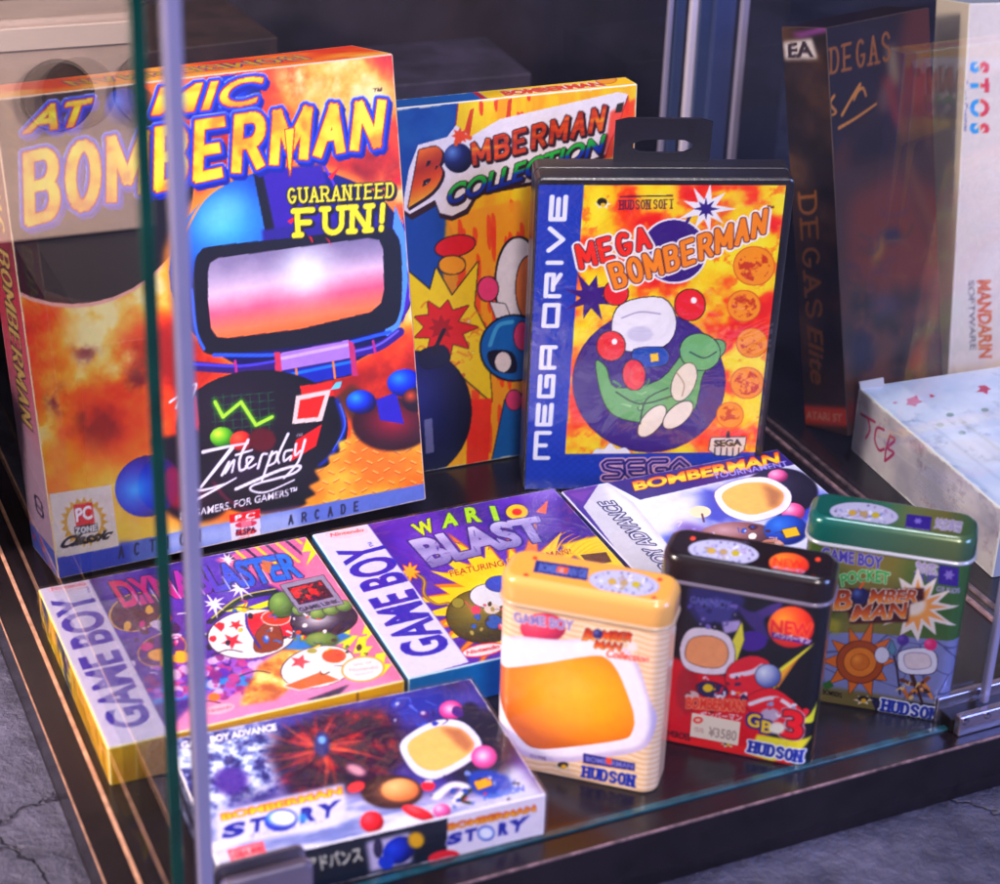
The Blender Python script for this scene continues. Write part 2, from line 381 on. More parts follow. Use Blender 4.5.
def carton(parent, w, d, h, faces, edge='#cfc8cc', plain='#c8c0c4', name='carton', m=None, wob=.0):
    """box body with its printed panels, one mesh: slot 0 bare board, slot 1 print"""
    mb = MB(); e = .5
    # bevelled board body
    rings = []
    for z, i in ((0, e), (e, 0), (h-e, 0), (h, e)):
        c = []
        for (cx, cy) in ((0, 0), (w, 0), (w, d), (0, d)):
            sx = 1 if cx == 0 else -1; sy = 1 if cy == 0 else -1
            a = (cx+sx*(i+e), cy+sy*i, z); b = (cx+sx*i, cy+sy*(i+e), z)
            c += [b, a] if (cx, cy) in ((0, 0), (w, d)) else [a, b]
        rings.append(c)
    v = [p for r in rings for p in r]; f = []
    for k in range(3):
        for j in range(8): f.append((k*8+j, k*8+(j+1) % 8, (k+1)*8+(j+1) % 8, (k+1)*8+j))
    f.append(tuple(range(7, -1, -1))); f.append(tuple(range(24, 32)))
    mb.add(v, f, edge, 0)
    for F in faces: F.emit(mb, .07, 1)
    return mb.build(name, [MATTE, m or PRINT], parent)
# face factories for a w x d x h box whose front is the plane y = 0
I = .45
def f_front(t, w, d, h, **k): return Face(t, (I, 0, I), (1, 0, 0), (0, 0, 1), w-2*I, h-2*I, **k)
def f_left(t, w, d, h, **k): return Face(t, (0, d-I, I), (0, -1, 0), (0, 0, 1), d-2*I, h-2*I, **k)
def f_right(t, w, d, h, **k): return Face(t, (w, I, I), (0, 1, 0), (0, 0, 1), d-2*I, h-2*I, **k)
def f_top(t, w, d, h, **k): return Face(t, (I, I, h), (1, 0, 0), (0, 1, 0), w-2*I, d-2*I, **k)
def sleeve(t, w, d, h, g=.9):
    mb = MB(); box(mb, (-g, -g, .05), (w+g, d+g, h+g)); o = mb.build('plastic_sleeve', SLEEVE, t, bevel=.4); return o
# =================================================================== BIG UPRIGHT BOX (left, fire cover)
W, D, H = 186.8, 50.5, 221.3
t = thing('computer_game_box', 'tall orange fire covered game box leaning upright behind the glass corner', 'game box', (-202.3, 763.7, 9.86), (-.1967, 0, .474))
F = f_front(t, W, D, H, res=.5)
F.fire(34, 3, .27, .74)
yb = F.mpoly(F.U2([(20, 430), (200, 470), (330, 470), (440, 420), (440, 520), (50, 590)])); yb = F.blur(yb, 9)
F.put(yb, ramp(fbm(F.X, F.Y, 22, 44, 5, .55), [(.3, '#f07818'), (.5, '#f8a824'), (.7, '#fbd460')]), .55)
F.put(F.blur(F.mpoly(F.U2([(30, 500), (230, 530), (240, 560), (50, 590)])), 4), '#f8d860', .8)
for p, r in (((345, 95), 34), ((300, 80), 24), ((375, 95), 18), ((400, 190), 22), ((85, 330), 22), ((120, 360), 20), ((395, 300), 20)):
    mm = F.blur(F.mpoly(F.U2([(p[0]+r*math.cos(a), p[1]+r*.8*math.sin(a)) for a in np.linspace(0, 6.28, 12)])), 5); F.put(mm*np.clip(fbm(F.X, F.Y, 9, int(p[0]), 5, .6)*3.2-1.1, 0, 1), '#fde8a8', .9)
for p, r in (((85, 352), 12), ((92, 420), 16), ((60, 400), 16), ((110, 430), 9), ((140, 380), 16)):
    mm = F.blur(F.mpoly(F.U2([(p[0]+r*math.cos(a), p[1]+r*.9*math.sin(a)) for a in np.linspace(0, 6.28, 12)])), 3); F.put(mm*np.clip(fbm(F.X, F.Y, 8, int(p[0]), 5, .6)*4-1.6, 0, 1), '#7a2838', .85)
# large dark globe in the upper left of the cover
F.ell((72, 187), 122, 121, '#f4b8a8'); F.ell((72, 184), 122, 120, '#1c1016', hi='#2c1a1c', edge='#120a10')
F.put(F.blur(F.mpoly(F.U2([(140, 60), (205, 60), (205, 120), (150, 110)])), 4), '#f08030', .9)
# blue globe behind the title
F.ell((232, 102), 31, 27, '#1438b0', hi='#3a70e0', edge='#20104a'); F.ell((124, 108), 20, 20, '#1a2c80', hi='#4a80e0', edge='#160c30')
# big blue dome
F.ell((290, 268), 128, 108, '#f8a030', soft=2, alpha=.8)
F.ell((293, 272), 124, 104, '#0c2498', hi='#58c0f8', edge='#140850', hp=(-.55, .45)); F.ell((222, 214), 26, 16, '#8cd8fc', rot=-.7, soft=5, alpha=.7); F.ell((214, 300), 16, 40, '#1c0c50', soft=5, alpha=.7); F.brush([(180, 262), (186, 232), (204, 200), (232, 178)], 1.4, '#f8a040', .6)
F.poly([(395, 205), (408, 240), (410, 290), (396, 338), (384, 335), (396, 280), (392, 235)], '#6aa0f0'); F.poly([(402, 215), (416, 250), (414, 290), (402, 325), (408, 280), (406, 240)], '#5a2cb0')
F.poly([(253, 172), (262, 168), (276, 230), (266, 236)], '#140a18'); F.poly([(262, 170), (322, 164), (338, 226), (276, 236)], '#4420a0', soft=1)
F.brush([(324, 166), (336, 190), (340, 222)], 1.2, '#7048d0')
F.poly([(262, 230), (380, 214), (384, 226), (264, 248)], '#38248c', soft=.6)
# dark framed glowing panel
F.poly([(195, 262), (200, 252), (214, 246), (300, 237), (382, 228), (396, 234), (401, 250), (402, 290), (399, 315), (388, 328), (345, 339), (300, 346), (250, 352), (212, 355), (200, 346), (195, 325), (193, 290)], '#16101c', smooth=True)
m = F.mpoly(F.U2([(208, 272), (210, 263), (218, 258), (300, 247), (368, 238), (379, 240), (383, 249), (384, 290), (381, 303), (371, 312), (300, 329), (228, 338), (217, 337), (211, 328), (208, 300)]))
yy = (F.Y-F.uv((300, 335))[1])/(F.uv((300, 250))[1]-F.uv((300, 335))[1])
F.put(m, ramp(yy, [(0, '#f07028'), (.2, '#f08a60'), (.42, '#e0708c'), (.66, '#e8c8dc'), (.85, '#a898b4'), (1, '#8c80a0')]))
gx, gy = F.uv((306, 272)); F.put(m*np.exp(-((F.X-gx)**2+(F.Y-gy)**2)/130), '#ffffff')
F.put(m*np.clip(fbm(F.X, F.Y, 24, 61, 3)*3-1.3, 0, 1), '#f0d8e4', .35)
F.brush([(214, 355), (300, 353), (390, 332)], 1.8, '#3868e8'); F.brush([(204, 349), (196, 330), (192, 290)], 1.4, '#4878e8'); F.brush([(193, 366), (240, 369), (276, 364)], 4.5, '#3a1c70'); F.brush([(193, 364), (240, 366), (276, 361)], 1.3, '#5a50d8')
F.brush([(350, 354), (378, 347), (400, 332)], 4.5, '#40208a'); F.brush([(352, 352), (378, 345), (398, 331)], 1.2, '#8070e0')
for a, b in (((235, 361), (237, 378)), ((373, 341), (375, 352))): F.brush([a, b], 1.3, '#c03890')
# clasp
F.poly([(276, 354), (348, 340), (353, 358), (278, 372)], '#b48ae0', line='#301050', lw=.8); F.brush([(279, 359), (347, 345)], 1.6, '#d8b8f4')
F.poly([(280, 372), (351, 359), (353, 374), (282, 390)], '#2030a8', line='#180c30', lw=.8); F.brush([(283, 376), (350, 362)], 1.5, '#2a80e8')
for a, b in (((296, 369), (298, 387)), ((333, 362), (335, 378))): F.brush([a, b], 1.1, '#f09030')
F.poly([(274, 352), (280, 352), (284, 392), (277, 394)], '#d04060'); F.poly([(348, 340), (354, 343), (358, 376), (352, 376)], '#c04078')
# dark chest with instruments
F.ell((262, 428), 86, 58, '#1a1018', hi='#2a1c30', edge='#0c080e'); F.brush([(338, 400), (344, 428), (330, 456), (306, 474)], 3.2, '#2038b0', 1.2, soft=.8); F.brush([(340, 404), (345, 426), (333, 450)], 1.0, '#5c80f0', .4); F.ell((262, 480), 62, 34, '#1c1018', hi='#302038', edge='#0c080e', soft=.6); F.ell((196, 500), 34, 22, '#28101c', hi='#a02038', edge='#140a10', soft=1.5); F.brush([(206, 470), (228, 500), (262, 512), (300, 506)], 1.6, '#7c2040', .5, soft=.6)
for k in range(7): F.brush([(214+9*k, 394), (216+9*k, 446)], .3, '#2a6a40'); F.brush([(212, 398+8*k), (274, 392+8*k)], .3, '#2a6a40')
zz = [(215, 402), (223, 417), (241, 402), (250, 416), (256, 425), (272, 417)]
F.brush(zz, 4.2, '#48c020', curve=False, alpha=.45, soft=1); F.brush(zz, 1.7, '#b8f048', curve=False)
F.ell((222, 437), 12, 10, '#70c020', hi='#e8f058', edge='#2a7010'); F.ell((241, 441), 11, 10, '#e83820', hi='#ff7850', edge='#801010')
F.poly([(184, 415), (196, 395), (200, 438)], '#c81828', line='#f0a0a0', lw=.4); F.ell((262, 440), 14, 12, '#601018', soft=1)
F.poly([(296, 440), (322, 424), (316, 446), (290, 462)], '#d82018'); F.poly([(300, 386), (332, 382), (334, 396), (302, 400)], '#e03020')
F.poly([(296, 396), (331, 389), (322, 421), (292, 424)], '#f0d8d0'); F.poly([(300, 400), (325, 395), (318, 417), (297, 419)], '#e82c18'); F.poly([(336, 382), (342, 381), (340, 388), (330, 390)], '#80d0f0')
# diamond plate floor
F.clip = F.blur(F.mpoly(F.U2([(352, 426), (360, 414), (432, 445), (434, 502), (300, 530), (312, 508), (304, 500), (316, 494), (308, 486), (320, 480), (314, 470), (330, 466), (328, 456), (340, 452), (338, 442), (350, 438)])), .5)
F.put(np.ones_like(F.X), ramp(fbm(F.X, F.Y, 20, 71, 4), [(.3, '#f08420'), (.5, '#f6a030'), (.7, '#fac848')]))
for j in range(9):
    for i in range(12):
        x = 318+i*11+(j % 2)*5; y = 432+j*10; F.brush([(x, y), (x+5, y+2 if (i+j) % 2 else y-3)], .9, '#c85820', curve=False, alpha=.7); F.brush([(x, y-1.2), (x+5, y+1 if (i+j) % 2 else y-4)], .5, '#fde890', curve=False, alpha=.8)
F.clip = None
F.poly([(337, 396), (352, 384), (372, 396), (362, 414), (392, 436), (372, 436), (350, 420)], '#5a3014', soft=1.2)
# blue spheres at the right edge
F.ell((392, 424), 40, 27, '#4a1420', hi='#a82040', edge='#1a0810', soft=.5, hp=(0, .1)); F.poly([(376, 400), (396, 392), (404, 424), (380, 420)], '#3828b0')
F.ell((405, 383), 18, 14, '#1038d0', hi='#40a0ff', edge='#100850'); F.ell((361, 402), 15, 12, '#1840d0', hi='#48b0ff', edge='#140a50'); F.ell((415, 400), 13, 12, '#281020', hi='#e06030'); F.ell((424, 410), 6, 16, '#e8682c')
# blue oval lower left
F.poly([(150, 440), (200, 430), (215, 480), (180, 500)], '#18101c', soft=1.5)
F.ell((148, 486), 34, 30, '#1030b8', hi='#40b0ff', edge='#380a50', rot=-.5, hp=(-.4, .1)); F.ell((176, 488), 14, 22, '#a01038', soft=1.5, alpha=.7, rot=-.3)
# bottom strip
F.poly([(40, 559), (432, 482), (436, 506), (40, 590)], '#7080c8'); F.poly([(165, 534), (300, 508), (300, 530), (165, 552)], '#b8c0e8', soft=3, alpha=.8); F.poly([(40, 559), (130, 541), (130, 565), (40, 590)], '#4a58b8', soft=2)
F.stext('ACTION', (119, 559), (200, 542), (119, 546), (200, 529), '#343048', wt=.9, w=.35, gap=.9)
F.stext('ARCADE', (289, 525), (358, 511), (289, 515), (358, 501), '#343048', wt=.9, w=.35, gap=.9)
# rating badge
F.poly([(229, 515), (260, 509), (261, 543), (233, 549)], '#e8e0f0', line='#502040', lw=.4); F.poly([(229, 515), (260, 509), (260, 518), (230, 523)], '#d81c28')
F.text('P C', (235, 521), (255, 517.5), (235, 515.5), (255, 512), '#ffffff', bold=.03)
for k, (a, b) in enumerate(((524, '#d84060'), (532, '#e04030'), (540, '#d84060'))):
    F.ell((246, a), 11, 3.4, b, rot=-.15)
F.poly([(241, 519), (251, 517), (252, 546), (243, 548)], '#ffffff', alpha=.35); F.text('ELSPA', (236, 536), (256, 532), (236, 530), (256, 526), '#3a1848', bold=.03)
# maker script
WH = '#f4ecf6'
for pts, w, w2 in (([(203, 452), (226, 447), (248, 443)], 1.8, .9), ([(232, 448), (216, 468), (201, 487)], 2.2, 1.4), ([(192, 489), (204, 490), (224, 484)], 1.7, .9),
    ([(222, 475), (229, 462), (225, 473), (234, 460), (232, 472)], 1.5, 1.1), ([(248, 440), (240, 458), (240, 470), (246, 468)], 1.5, 1.2), ([(236, 455), (252, 450)], 1.3, 1),
    ([(246, 466), (253, 458), (247, 458), (248, 468), (256, 464)], 1.4, 1), ([(258, 468), (262, 455), (267, 454)], 1.4, 1.1), ([(272, 452), (262, 480)], 1.5, 1.1), ([(270, 456), (277, 452), (275, 462), (267, 466)], 1.3, 1.1),
    ([(288, 434), (278, 456), (279, 463)], 1.5, 1.1), ([(292, 450), (285, 452), (284, 461), (291, 456), (290, 460)], 1.3, 1.1), ([(296, 444), (295, 455), (300, 451)], 1.3, 1.1), ([(305, 440), (298, 462), (284, 478)], 1.5, 1.1),
    ([(236, 489), (280, 470), (300, 466), (292, 474), (256, 484), (251, 490), (266, 492), (294, 480)], 1.7, .8), ([(196, 500), (218, 488), (236, 478)], 1.6, .8)): F.brush(pts, w, WH, w2)
F.text('™', (296, 440), (302, 438), (296, 435), (302, 433), WH, bold=0)
F.text('BY GAMERS. FOR GAMERS™', (180, 520), (297, 494), (180, 512.5), (297, 487), '#ece4f0', bold=.015)
for pts in ([(170, 402), (180, 396), (176, 408)], [(184, 392), (196, 384), (192, 398)]): F.brush(pts, 1.2, WH)
# magazine badge
F.poly([(49, 494), (111, 485), (119, 546), (57, 558)], '#ecdcd0')
F.star((84, 522), 24, 19, 20, '#d8a840', sy=1.05); F.ell((84, 522), 17, 18, '#ecdcd0')
F.poly([(73, 505), (92, 502), (95, 524), (76, 527)], '#d82830'); F.text('PC', (76, 522), (93, 518.5), (75, 508.5), (91, 505), '#ffffff', bold=.04)
F.poly([(74, 527), (97, 523), (98, 531), (75, 535)], '#181418'); F.stext('ZONE', (76, 534), (97, 530), (75.5, 528), (96.5, 524.5), '#f4f0f0', wt=.8, w=.6, gap=.3)
F.text('Classic', (60, 549), (112, 538), (62, 537), (114, 528), '#181418', bold=.045, shear=.5)
# title
YG = [(0, '#e89810'), (.3, '#f8d020'), (.62, '#fcec50'), (.8, '#f0b818'), (1, '#f8e048')]
BL = [(2.3, '#a8b0f0'), (('ext', 1.3, -2.2, 1.6), '#1c2498'), (1.8, '#2450d0'), (.7, '#c02018')]
F.text('AT', (22, 134), (88, 125), (34, 107), (93, 98), None, BL, bold=.03, shear=.1, grad=(1, YG))
F.text('MIC', (151, 116), (259, 104), (156, 88), (264, 76), None, BL, bold=.012, shear=.1, grad=(1, YG))
F.stext('BOMBERMAN', (30, 226), (376, 147), (28, 152), (382, 100), ramp((fbm(F.X, F.Y, 9, 5, 3)), [(.3, '#e49c0c'), (.46, '#f6cc1c'), (.7, '#fce84c')]), BL, wt=4.7, w=.56, gap=.36, arc=.10, butt=True)
F.poly([(285, 130), (294, 128), (290, 178)], '#f8d828', line='#c02018', lw=.8)
F.text('™', (373, 94), (382, 93), (373, 89), (382, 88), '#3a1810', bold=.02)
for a, b in (((330, 178), (341, 165)), ((289, 222), (303, 212)), ((327, 238), (332, 246)), ((310, 236), (313, 244)), ((395, 181), (402, 176)), ((369, 171), (374, 176))):
    F.poly([(a[0]-2, a[1]-1), b, (a[0]+2, a[1]+2)], '#e82030')
GF = [(('ext', .9, -.9, .5), '#20141c')]
F.stext('GUARANTEED', (289, 204), (393, 198), (288, 188), (394, 182), '#f8e838', GF, wt=1.15, w=.66, gap=.42, serif=.13)
F.stext('FUN!', (298, 237), (384, 231), (297, 209), (386, 203), '#fbe820', GF, wt=2.8, w=.8, gap=.5, serif=.17)
F.speck(.05); F.wear(.6, '#f0d8c8')
# spine
L = f_left(t, W, D, H, res=.7); yy = L.Y/H
L.img = ramp(yy+.08*(fbm(L.X, L.Y, 20, 8)-.5), [(0, '#b098b4'), (.25, '#b898b0'), (.45, '#c06078'), (.6, '#b84860'), (.75, '#6a3048'), (1, '#38202c')])
L.put((L.Y < 13)*1., '#5864b4'); L.put(np.clip(fbm(L.X, L.Y, 7, 3)*6-3.6, 0, 1)*(L.Y < 16), '#c04050')
wl = D-.9
L.stext('ATOMIC', (wl*.3, 215), (wl*.3, 160), (wl*.78, 215), (wl*.78, 160), '#e8c060', [(1, '#201838')], wt=2.6, w=.6, gap=.35, uvspace=True)
L.stext('BOMBERMAN', (wl*.3, 150), (wl*.3, 70), (wl*.78, 150), (wl*.78, 70), '#c8a878', [(1, '#38243c')], wt=2.4, w=.6, gap=.35, uvspace=True)
L.text('CD', (wl*.4, 34), (wl*.4, 24), (wl*.75, 34), (wl*.75, 24), '#403050', bold=.03, uvspace=True); L.wear(.8)
T = f_top(t, W, D, H, res=.6); T.img[:] = ramp(fbm(T.X, T.Y, 30, 4), [(.3, '#d84818'), (.5, '#f08828'), (.7, '#f4b860')])
T.stext('BOMBERMAN', (150, 36), (40, 36), (150, 14), (40, 14), '#c8a030', [(.9, '#3038a0')], wt=2.6, w=.6, gap=.35, uvspace=True); T.wear(.8)
R = f_right(t, W, D, H, res=2, base='#b87060')
carton(t, W, D, H, [F, L, T, R], edge='#d8b8a0')

# =================================================================== YELLOW COLLECTION BOX (behind, leaning)
W, D, H = 129, 14, 196.7
t = thing('console_game_box', 'yellow and blue upright game box between the tall fire box and black case', 'game box', (-51.9, 888.6, .66), (-.0472, 0, .4029))
F = f_front(t, W, D, H, res=.5, base='#f4bc14')
F.img = ramp(fbm(F.X*2, F.Y*.5, 16, 12, 4), [(.3, '#f0a810'), (.5, '#f8c418'), (.75, '#fcd838')])
for k in range(60):
    x = 450+rng.rand()*190; y = 95+rng.rand()*370; h = 5+rng.rand()*9
    if (x > 610 and y > 130): continue
    F.poly([(x-1.6, y-h), (x+2, y-h*.6), (x+1.2, y+h), (x-1.8, y+h*.6)], '#e0401c', alpha=.85, smooth=True)
F.poly([(390, 100), (459, 90), (456, 118), (452, 150), (446, 215), (470, 285), (440, 300), (390, 300)], '#1c4f90', line='#c02020', lw=.7)
F.put(F.blur(F.mpoly(F.U2([(390, 110), (455, 102), (452, 140), (390, 190)])), 3)*np.clip(fbm(F.X, F.Y, 14, 9)*2-.6, 0, 1), '#3a78a8', .6)
F.poly([(470, 110), (474, 108), (470, 135), (462, 140)], '#c83018', alpha=.8); F.poly([(508, 100), (512, 98), (510, 124), (505, 127)], '#c83018', alpha=.8)
# lower picture: burst, round ball, plain coloured shapes
F.poly([(446, 215), (520, 200), (560, 330), (560, 470), (470, 470), (440, 330)], '#f4a018', soft=1, alpha=.9)
for k in range(46):
    x = 452+rng.rand()*70; y = 222+rng.rand()*240; h = 6+rng.rand()*12
    F.poly([(x-2, y-h), (x+2.4, y-h*.6), (x+1.6, y+h), (x-2, y+h*.6)], '#e8481c', alpha=.8, smooth=True)
F.ell((455, 246), 20, 10, '#d82028', line='#201418', lw=.8, rot=-.2); F.ell((452, 265), 13, 9, '#f0a020', line='#201418', lw=.7)
F.poly([(404, 268), (430, 290), (436, 268), (452, 296), (478, 262), (474, 306), (486, 330), (492, 402), (462, 376), (440, 366), (418, 380), (404, 330)], '#f2cc1c', line='#241414', lw=.9)
for k in range(12):
    a = (420+rng.rand()*60, 285+rng.rand()*95); F.brush([(a[0]-5, a[1]+2), (a[0], a[1]-3), (a[0]+6, a[1])], 1.1, '#e08818', alpha=.8)
F.scatter((452, 340), 30, 44, 26, ['#e89818', '#f8e040', '#d87820', '#f0b020'], (3, 9), '#8a5010', .25, 7, .8)
F.star((443, 327), 31, 18, 9, '#d82a20', line='#401010', lw=.6, jit=.3); F.star((441, 328), 13, 7, 8, '#a81818', line='#50100c', lw=.3)
F.poly([(505, 400), (560, 380), (560, 480), (488, 480)], '#1868a8', line='#141420', lw=.8); F.poly([(468, 400), (492, 398), (488, 470), (466, 470)], '#e83820', alpha=.9)
F.ell((518, 284), 22, 46, '#f0e4e8', line='#161018', lw=1.4); F.ell((530, 288), 14, 32, '#e88848', line='#161018', lw=.8)
F.ell((488, 289), 10, 12, '#e85080', line='#161018', lw=.9); F.poly([(490, 302), (505, 304), (510, 316), (496, 318)], '#f0e4e8', line='#161018', lw=.6)
F.ell((514, 348), 33, 32, '#1c6cb0', line='#14101c', lw=1.2); F.brush([(490, 345), (498, 326), (512, 322)], 2.4, '#58a8d8'); F.poly([(488, 352), (512, 352), (516, 372), (494, 370)], '#14102c', smooth=True); F.ell((503, 362), 8, 10, '#f0e0e0')
F.ell((522, 336), 8, 14, '#e85888', line='#141020', lw=.6); F.ell((514, 400), 8, 10, '#e05080', line='#141020', lw=.6)
F.ell((420, 414), 50, 62, '#181a44', hi='#383c80', edge='#0c0c28', line='#0c0a14', lw=1, rot=.1, hp=(-.2, .3)); F.poly([(420, 352), (444, 346), (448, 362), (424, 368)], '#1c1c38', line='#0c0a14', lw=.6, smooth=True); F.brush([(434, 352), (440, 338), (444, 330)], 2.2, '#241820')
F.poly([(424, 420), (432, 418), (434, 452), (426, 454)], '#c8c0d0', alpha=.5)
# title plate
F.poly([(404, 214), (410, 172), (419, 148), (448, 140), (456, 128), (470, 140), (500, 122), (618, 95), (628, 97), (618, 128), (611, 142), (606, 158), (530, 186), (478, 196), (468, 214), (452, 221), (440, 218), (436, 206), (412, 220)], '#3a1c20'); 
F.poly([(402, 209), (409, 169), (418, 145), (447, 137), (456, 125), (470, 137), (500, 119), (618, 92), (628, 94), (618, 125), (611, 139), (606, 154), (530, 182), (477, 192), (466, 209), (452, 216), (440, 213), (435, 200), (410, 214)], '#f0e4e4')
OG = [(0, '#e8a030'), (.35, '#d85820'), (.65, '#a83820'), (1, '#e87830')]; GB = [(0, '#183088'), (.45, '#2048a8'), (.6, '#209850'), (1, '#48b848')]
sh = [(('ext', .8, -1.0, .5), '#301820')]
F.text('B', (408, 208), (440, 188), (419, 150), (447, 143), None, sh, bold=.06, grad=(1, OG)); F.ell((458, 158), 14.5, 15, '#20285c', hi='#7898c8', edge='#101030', hp=(-.4, .4)); F.brush([(456, 144), (460, 136), (470, 138)], 2.2, '#e06020'); F.star((460, 136), 9, 5, 8, '#e8582c')
og = ramp(np.clip(fbm(F.X*.4, F.Y*2.2, 9, 6, 3)*1.6-.3, 0, 1), OG); F.stext('MBERMAN', (475, 165), (600, 131), (473, 143), (605, 105), og, sh, wt=2.4, w=.58, gap=.42, butt=True)
F.text('COLLECTION', (447, 206), (604, 152), (448, 186), (606, 134), None, sh, bold=.03, shear=.15, grad=(1, GB))
F.poly([(610, 112), (636, 98), (632, 150), (604, 160)], '#e84028', soft=1, alpha=.8); F.poly([(617, 104), (624, 102), (622, 112), (615, 113)], '#38342c')
F.speck(.05); F.wear(.8, '#f4ecd8')
T = f_top(t, W, D, H, res=.5, base='#f4c41c'); T.put((T.X < 48)*1., '#2468a8'); T.brush  # blue end of the lid
T.text('BOMBERMAN', (58, 2), (112, 2), (58, 10), (112, 10), '#d85024', [(.7, '#f0e4e4'), (.3, '#202858')], bold=.05, uvspace=True); T.ell((606, 80), 10, 4, '#e8a030', line='#a02828', lw=.5); T.put(((T.X-46)**2 < 2)*1., '#c02828'); T.wear(.8, '#f4ecd8')
R = f_right(t, W, D, H, res=1, base='#2058a0'); carton(t, W, D, H, [F, T, R], edge='#e8dcc8')

# =================================================================== BLACK CLAMSHELL CASE
W, D, H = 124.2, 24, 174.8
t = thing('clamshell_game_case', 'black plastic hang tab case with a blue lettered strip, upright in the middle', 'game case', (12.3, 879.2, 0), (.0528, 0, .0851))
F = Face(t, (1.3, -.35, 1.0), (1, 0, 0), (0, 0, 1), 118.5, 170.3, res=.42, base='#2a4cb0')
F.put(((np.floor(F.X/2.2)+np.floor(F.Y/2.2)) % 2)*1., '#24429c', .5)
art = F.U2([(584, 185), (790, 184), (761, 452), (565, 454)]); am = F.mpoly(art); F.clip = am
n = fbm(F.X+3*fbm(F.X, F.Y, 8, 3), F.Y, 15, 21, 4, .5); F.put(np.ones_like(F.X), ramp(n, [(.28, '#e02818'), (.4, '#f05a18'), (.47, '#fba41c'), (.54, '#fac81c'), (.64, '#fadc2c'), (.8, '#fbe850')]))
n = fbm(F.X, F.Y, 7, 91, 4, .6); F.put(np.clip(n*9-5.4, 0, 1), '#f07820', .8)
F.ell((649, 382), 76, 70, '#44207c', line='#301460', lw=.5)
F.clip = None
# burst and plain shapes of the picture
F.star((590, 297), 27, 11, 8, '#48207c', jit=.35, rot=.3)
F.poly([(596, 362), (606, 368), (616, 388), (660, 380), (690, 346), (720, 340), (724, 352), (704, 372), (698, 396), (690, 412), (650, 422), (616, 416), (602, 396)], '#78b070', line='#1c2c1c', lw=.7, smooth=True)
F.scatter((640, 395), 34, 22, 14, ['#8cc080', '#5c9858', '#a4d094', '#486c48'], (3, 9), None, .3, 4, 1.0)
F.ell((700, 352), 20, 18, '#80b878', line='#1c2c1c', lw=.6, rot=.3); F.ell((684, 382), 11, 20, '#f0e4cc', line='#3a3020', lw=.5, rot=.4); F.ell((652, 421), 9, 19, '#f4e8d4', line='#3a3020', lw=.6, rot=.7); F.ell((678, 415), 9, 18, '#f4e8d4', line='#3a3020', lw=.6, rot=.85)
F.poly([(622, 304), (662, 298), (676, 322), (664, 346), (622, 350), (612, 328)], '#f4f0f4', line='#181418', lw=.8, smooth=True); F.ell((640, 334), 13, 8, '#d8d4e4', soft=.8)
F.poly([(634, 350), (664, 348), (666, 364), (638, 366)], '#1c58a8', line='#141830', lw=.6, smooth=True); F.poly([(650, 354), (658, 353), (659, 361), (651, 362)], '#f0c828', line='#302810', lw=.3)
for c, rx, ry in (((616, 293), 12, 12), ((690, 305), 15, 15.5), ((611, 346), 14, 14.5)): F.ell(c, rx, ry, '#e03038', line='#301018', lw=.7); F.ell((c[0]+rx*.25, c[1]-ry*.3), rx*.2, ry*.2, '#ffffff')
F.ell((634, 375), 11, 15, '#e03840', line='#301018', lw=.7, rot=-.1); F.ell((636, 375), 6, 11, '#e85850', line='#701820', lw=.3)
for c, r in (((754, 266), 20), ((744, 306), 16), ((752, 343), 15), ((747, 383), 16), ((730, 415), 13)):
    F.ell(c, r, r*.95, '#f0a028', line='#d06820', lw=.8, alpha=.95)
    mm = F.mpoly(F.U2([(c[0]+r*.8*math.cos(a), c[1]+r*.75*math.sin(a)) for a in np.linspace(0, 6.28, 16)])); F.put(mm*np.clip(fbm(F.X, F.Y, 3.2, int(c[1]), 3, .7)*6-2.8, 0, 1), '#c03c1c', .9)
F.brush([(616, 392), (640, 404), (672, 396)], .9, '#2c4c30'); F.brush([(640, 424), (646, 400), (668, 388)], .8, '#2c4c30'); F.brush([(690, 352), (704, 358), (716, 352)], .8, '#2c4c30'); F.brush([(622, 318), (640, 312), (660, 314)], .9, '#b8b0c8'); F.brush([(676, 372), (684, 384), (682, 396)], .6, '#b09878')
F.clip = am; F.poly([(594, 458), (596, 449), (604, 449), (610, 443), (617, 449), (626, 448), (630, 458)], '#f4f0f4', line='#403060', lw=.3, smooth=True); F.clip = None
# title
F.ell((674, 251), 34, 33, '#f4f0f4'); F.ell((674, 251), 32, 31, '#44207c'); F.brush([(686, 224), (692, 214), (702, 210)], 1.6, '#44207c')
F.star((706, 209), 27, 11, 9, '#f4f0f4', jit=.3); F.star((706, 209), 12, 5, 8, '#3c2080', jit=.3)
ol = [(1.7, '#fcf4f0'), (.6, '#5a2030')]
F.stext('MEGA', (582, 269), (650, 248), (577, 245), (645, 227), '#e83c24', ol, wt=2.5, w=.6, gap=.42)
F.stext('BOMBERMAN', (617, 289), (763, 234), (609, 264), (766, 209), '#f49428', ol, wt=2.6, w=.6, gap=.40, arc=-.12)
F.text('™', (767, 210), (774, 210), (767, 206), (774, 206), '#602010')
F.star((603, 204), 9, 5, 6, '#f4ecd0', sy=.6); F.ell((602, 202), 5, 4, '#302818'); F.ell((603, 205), 2.4, 2, '#e8c030')
F.stext('HUDSON SOFT', (620, 210), (673, 209), (620, 200), (673, 199), '#54204c', wt=.6, w=.62, gap=.4, serif=.2); F.poly([(620, 196), (673, 195), (673, 196.5), (620, 197.5)], '#54204c')
F.poly([(711, 438), (746, 437), (744, 450), (735, 456), (716, 455), (709, 450)], '#e8dcd0', line='#201820', lw=.5); F.text('SEGA', (714, 447), (742, 446), (714, 440), (742, 439), '#201820', bold=.05)
for k in range(5): F.brush([(715+k*6, 448), (714.5+k*6, 456)], .7, '#302428')
F.poly([(727, 431), (729.5, 431), (730, 438), (726, 438)], '#302428')
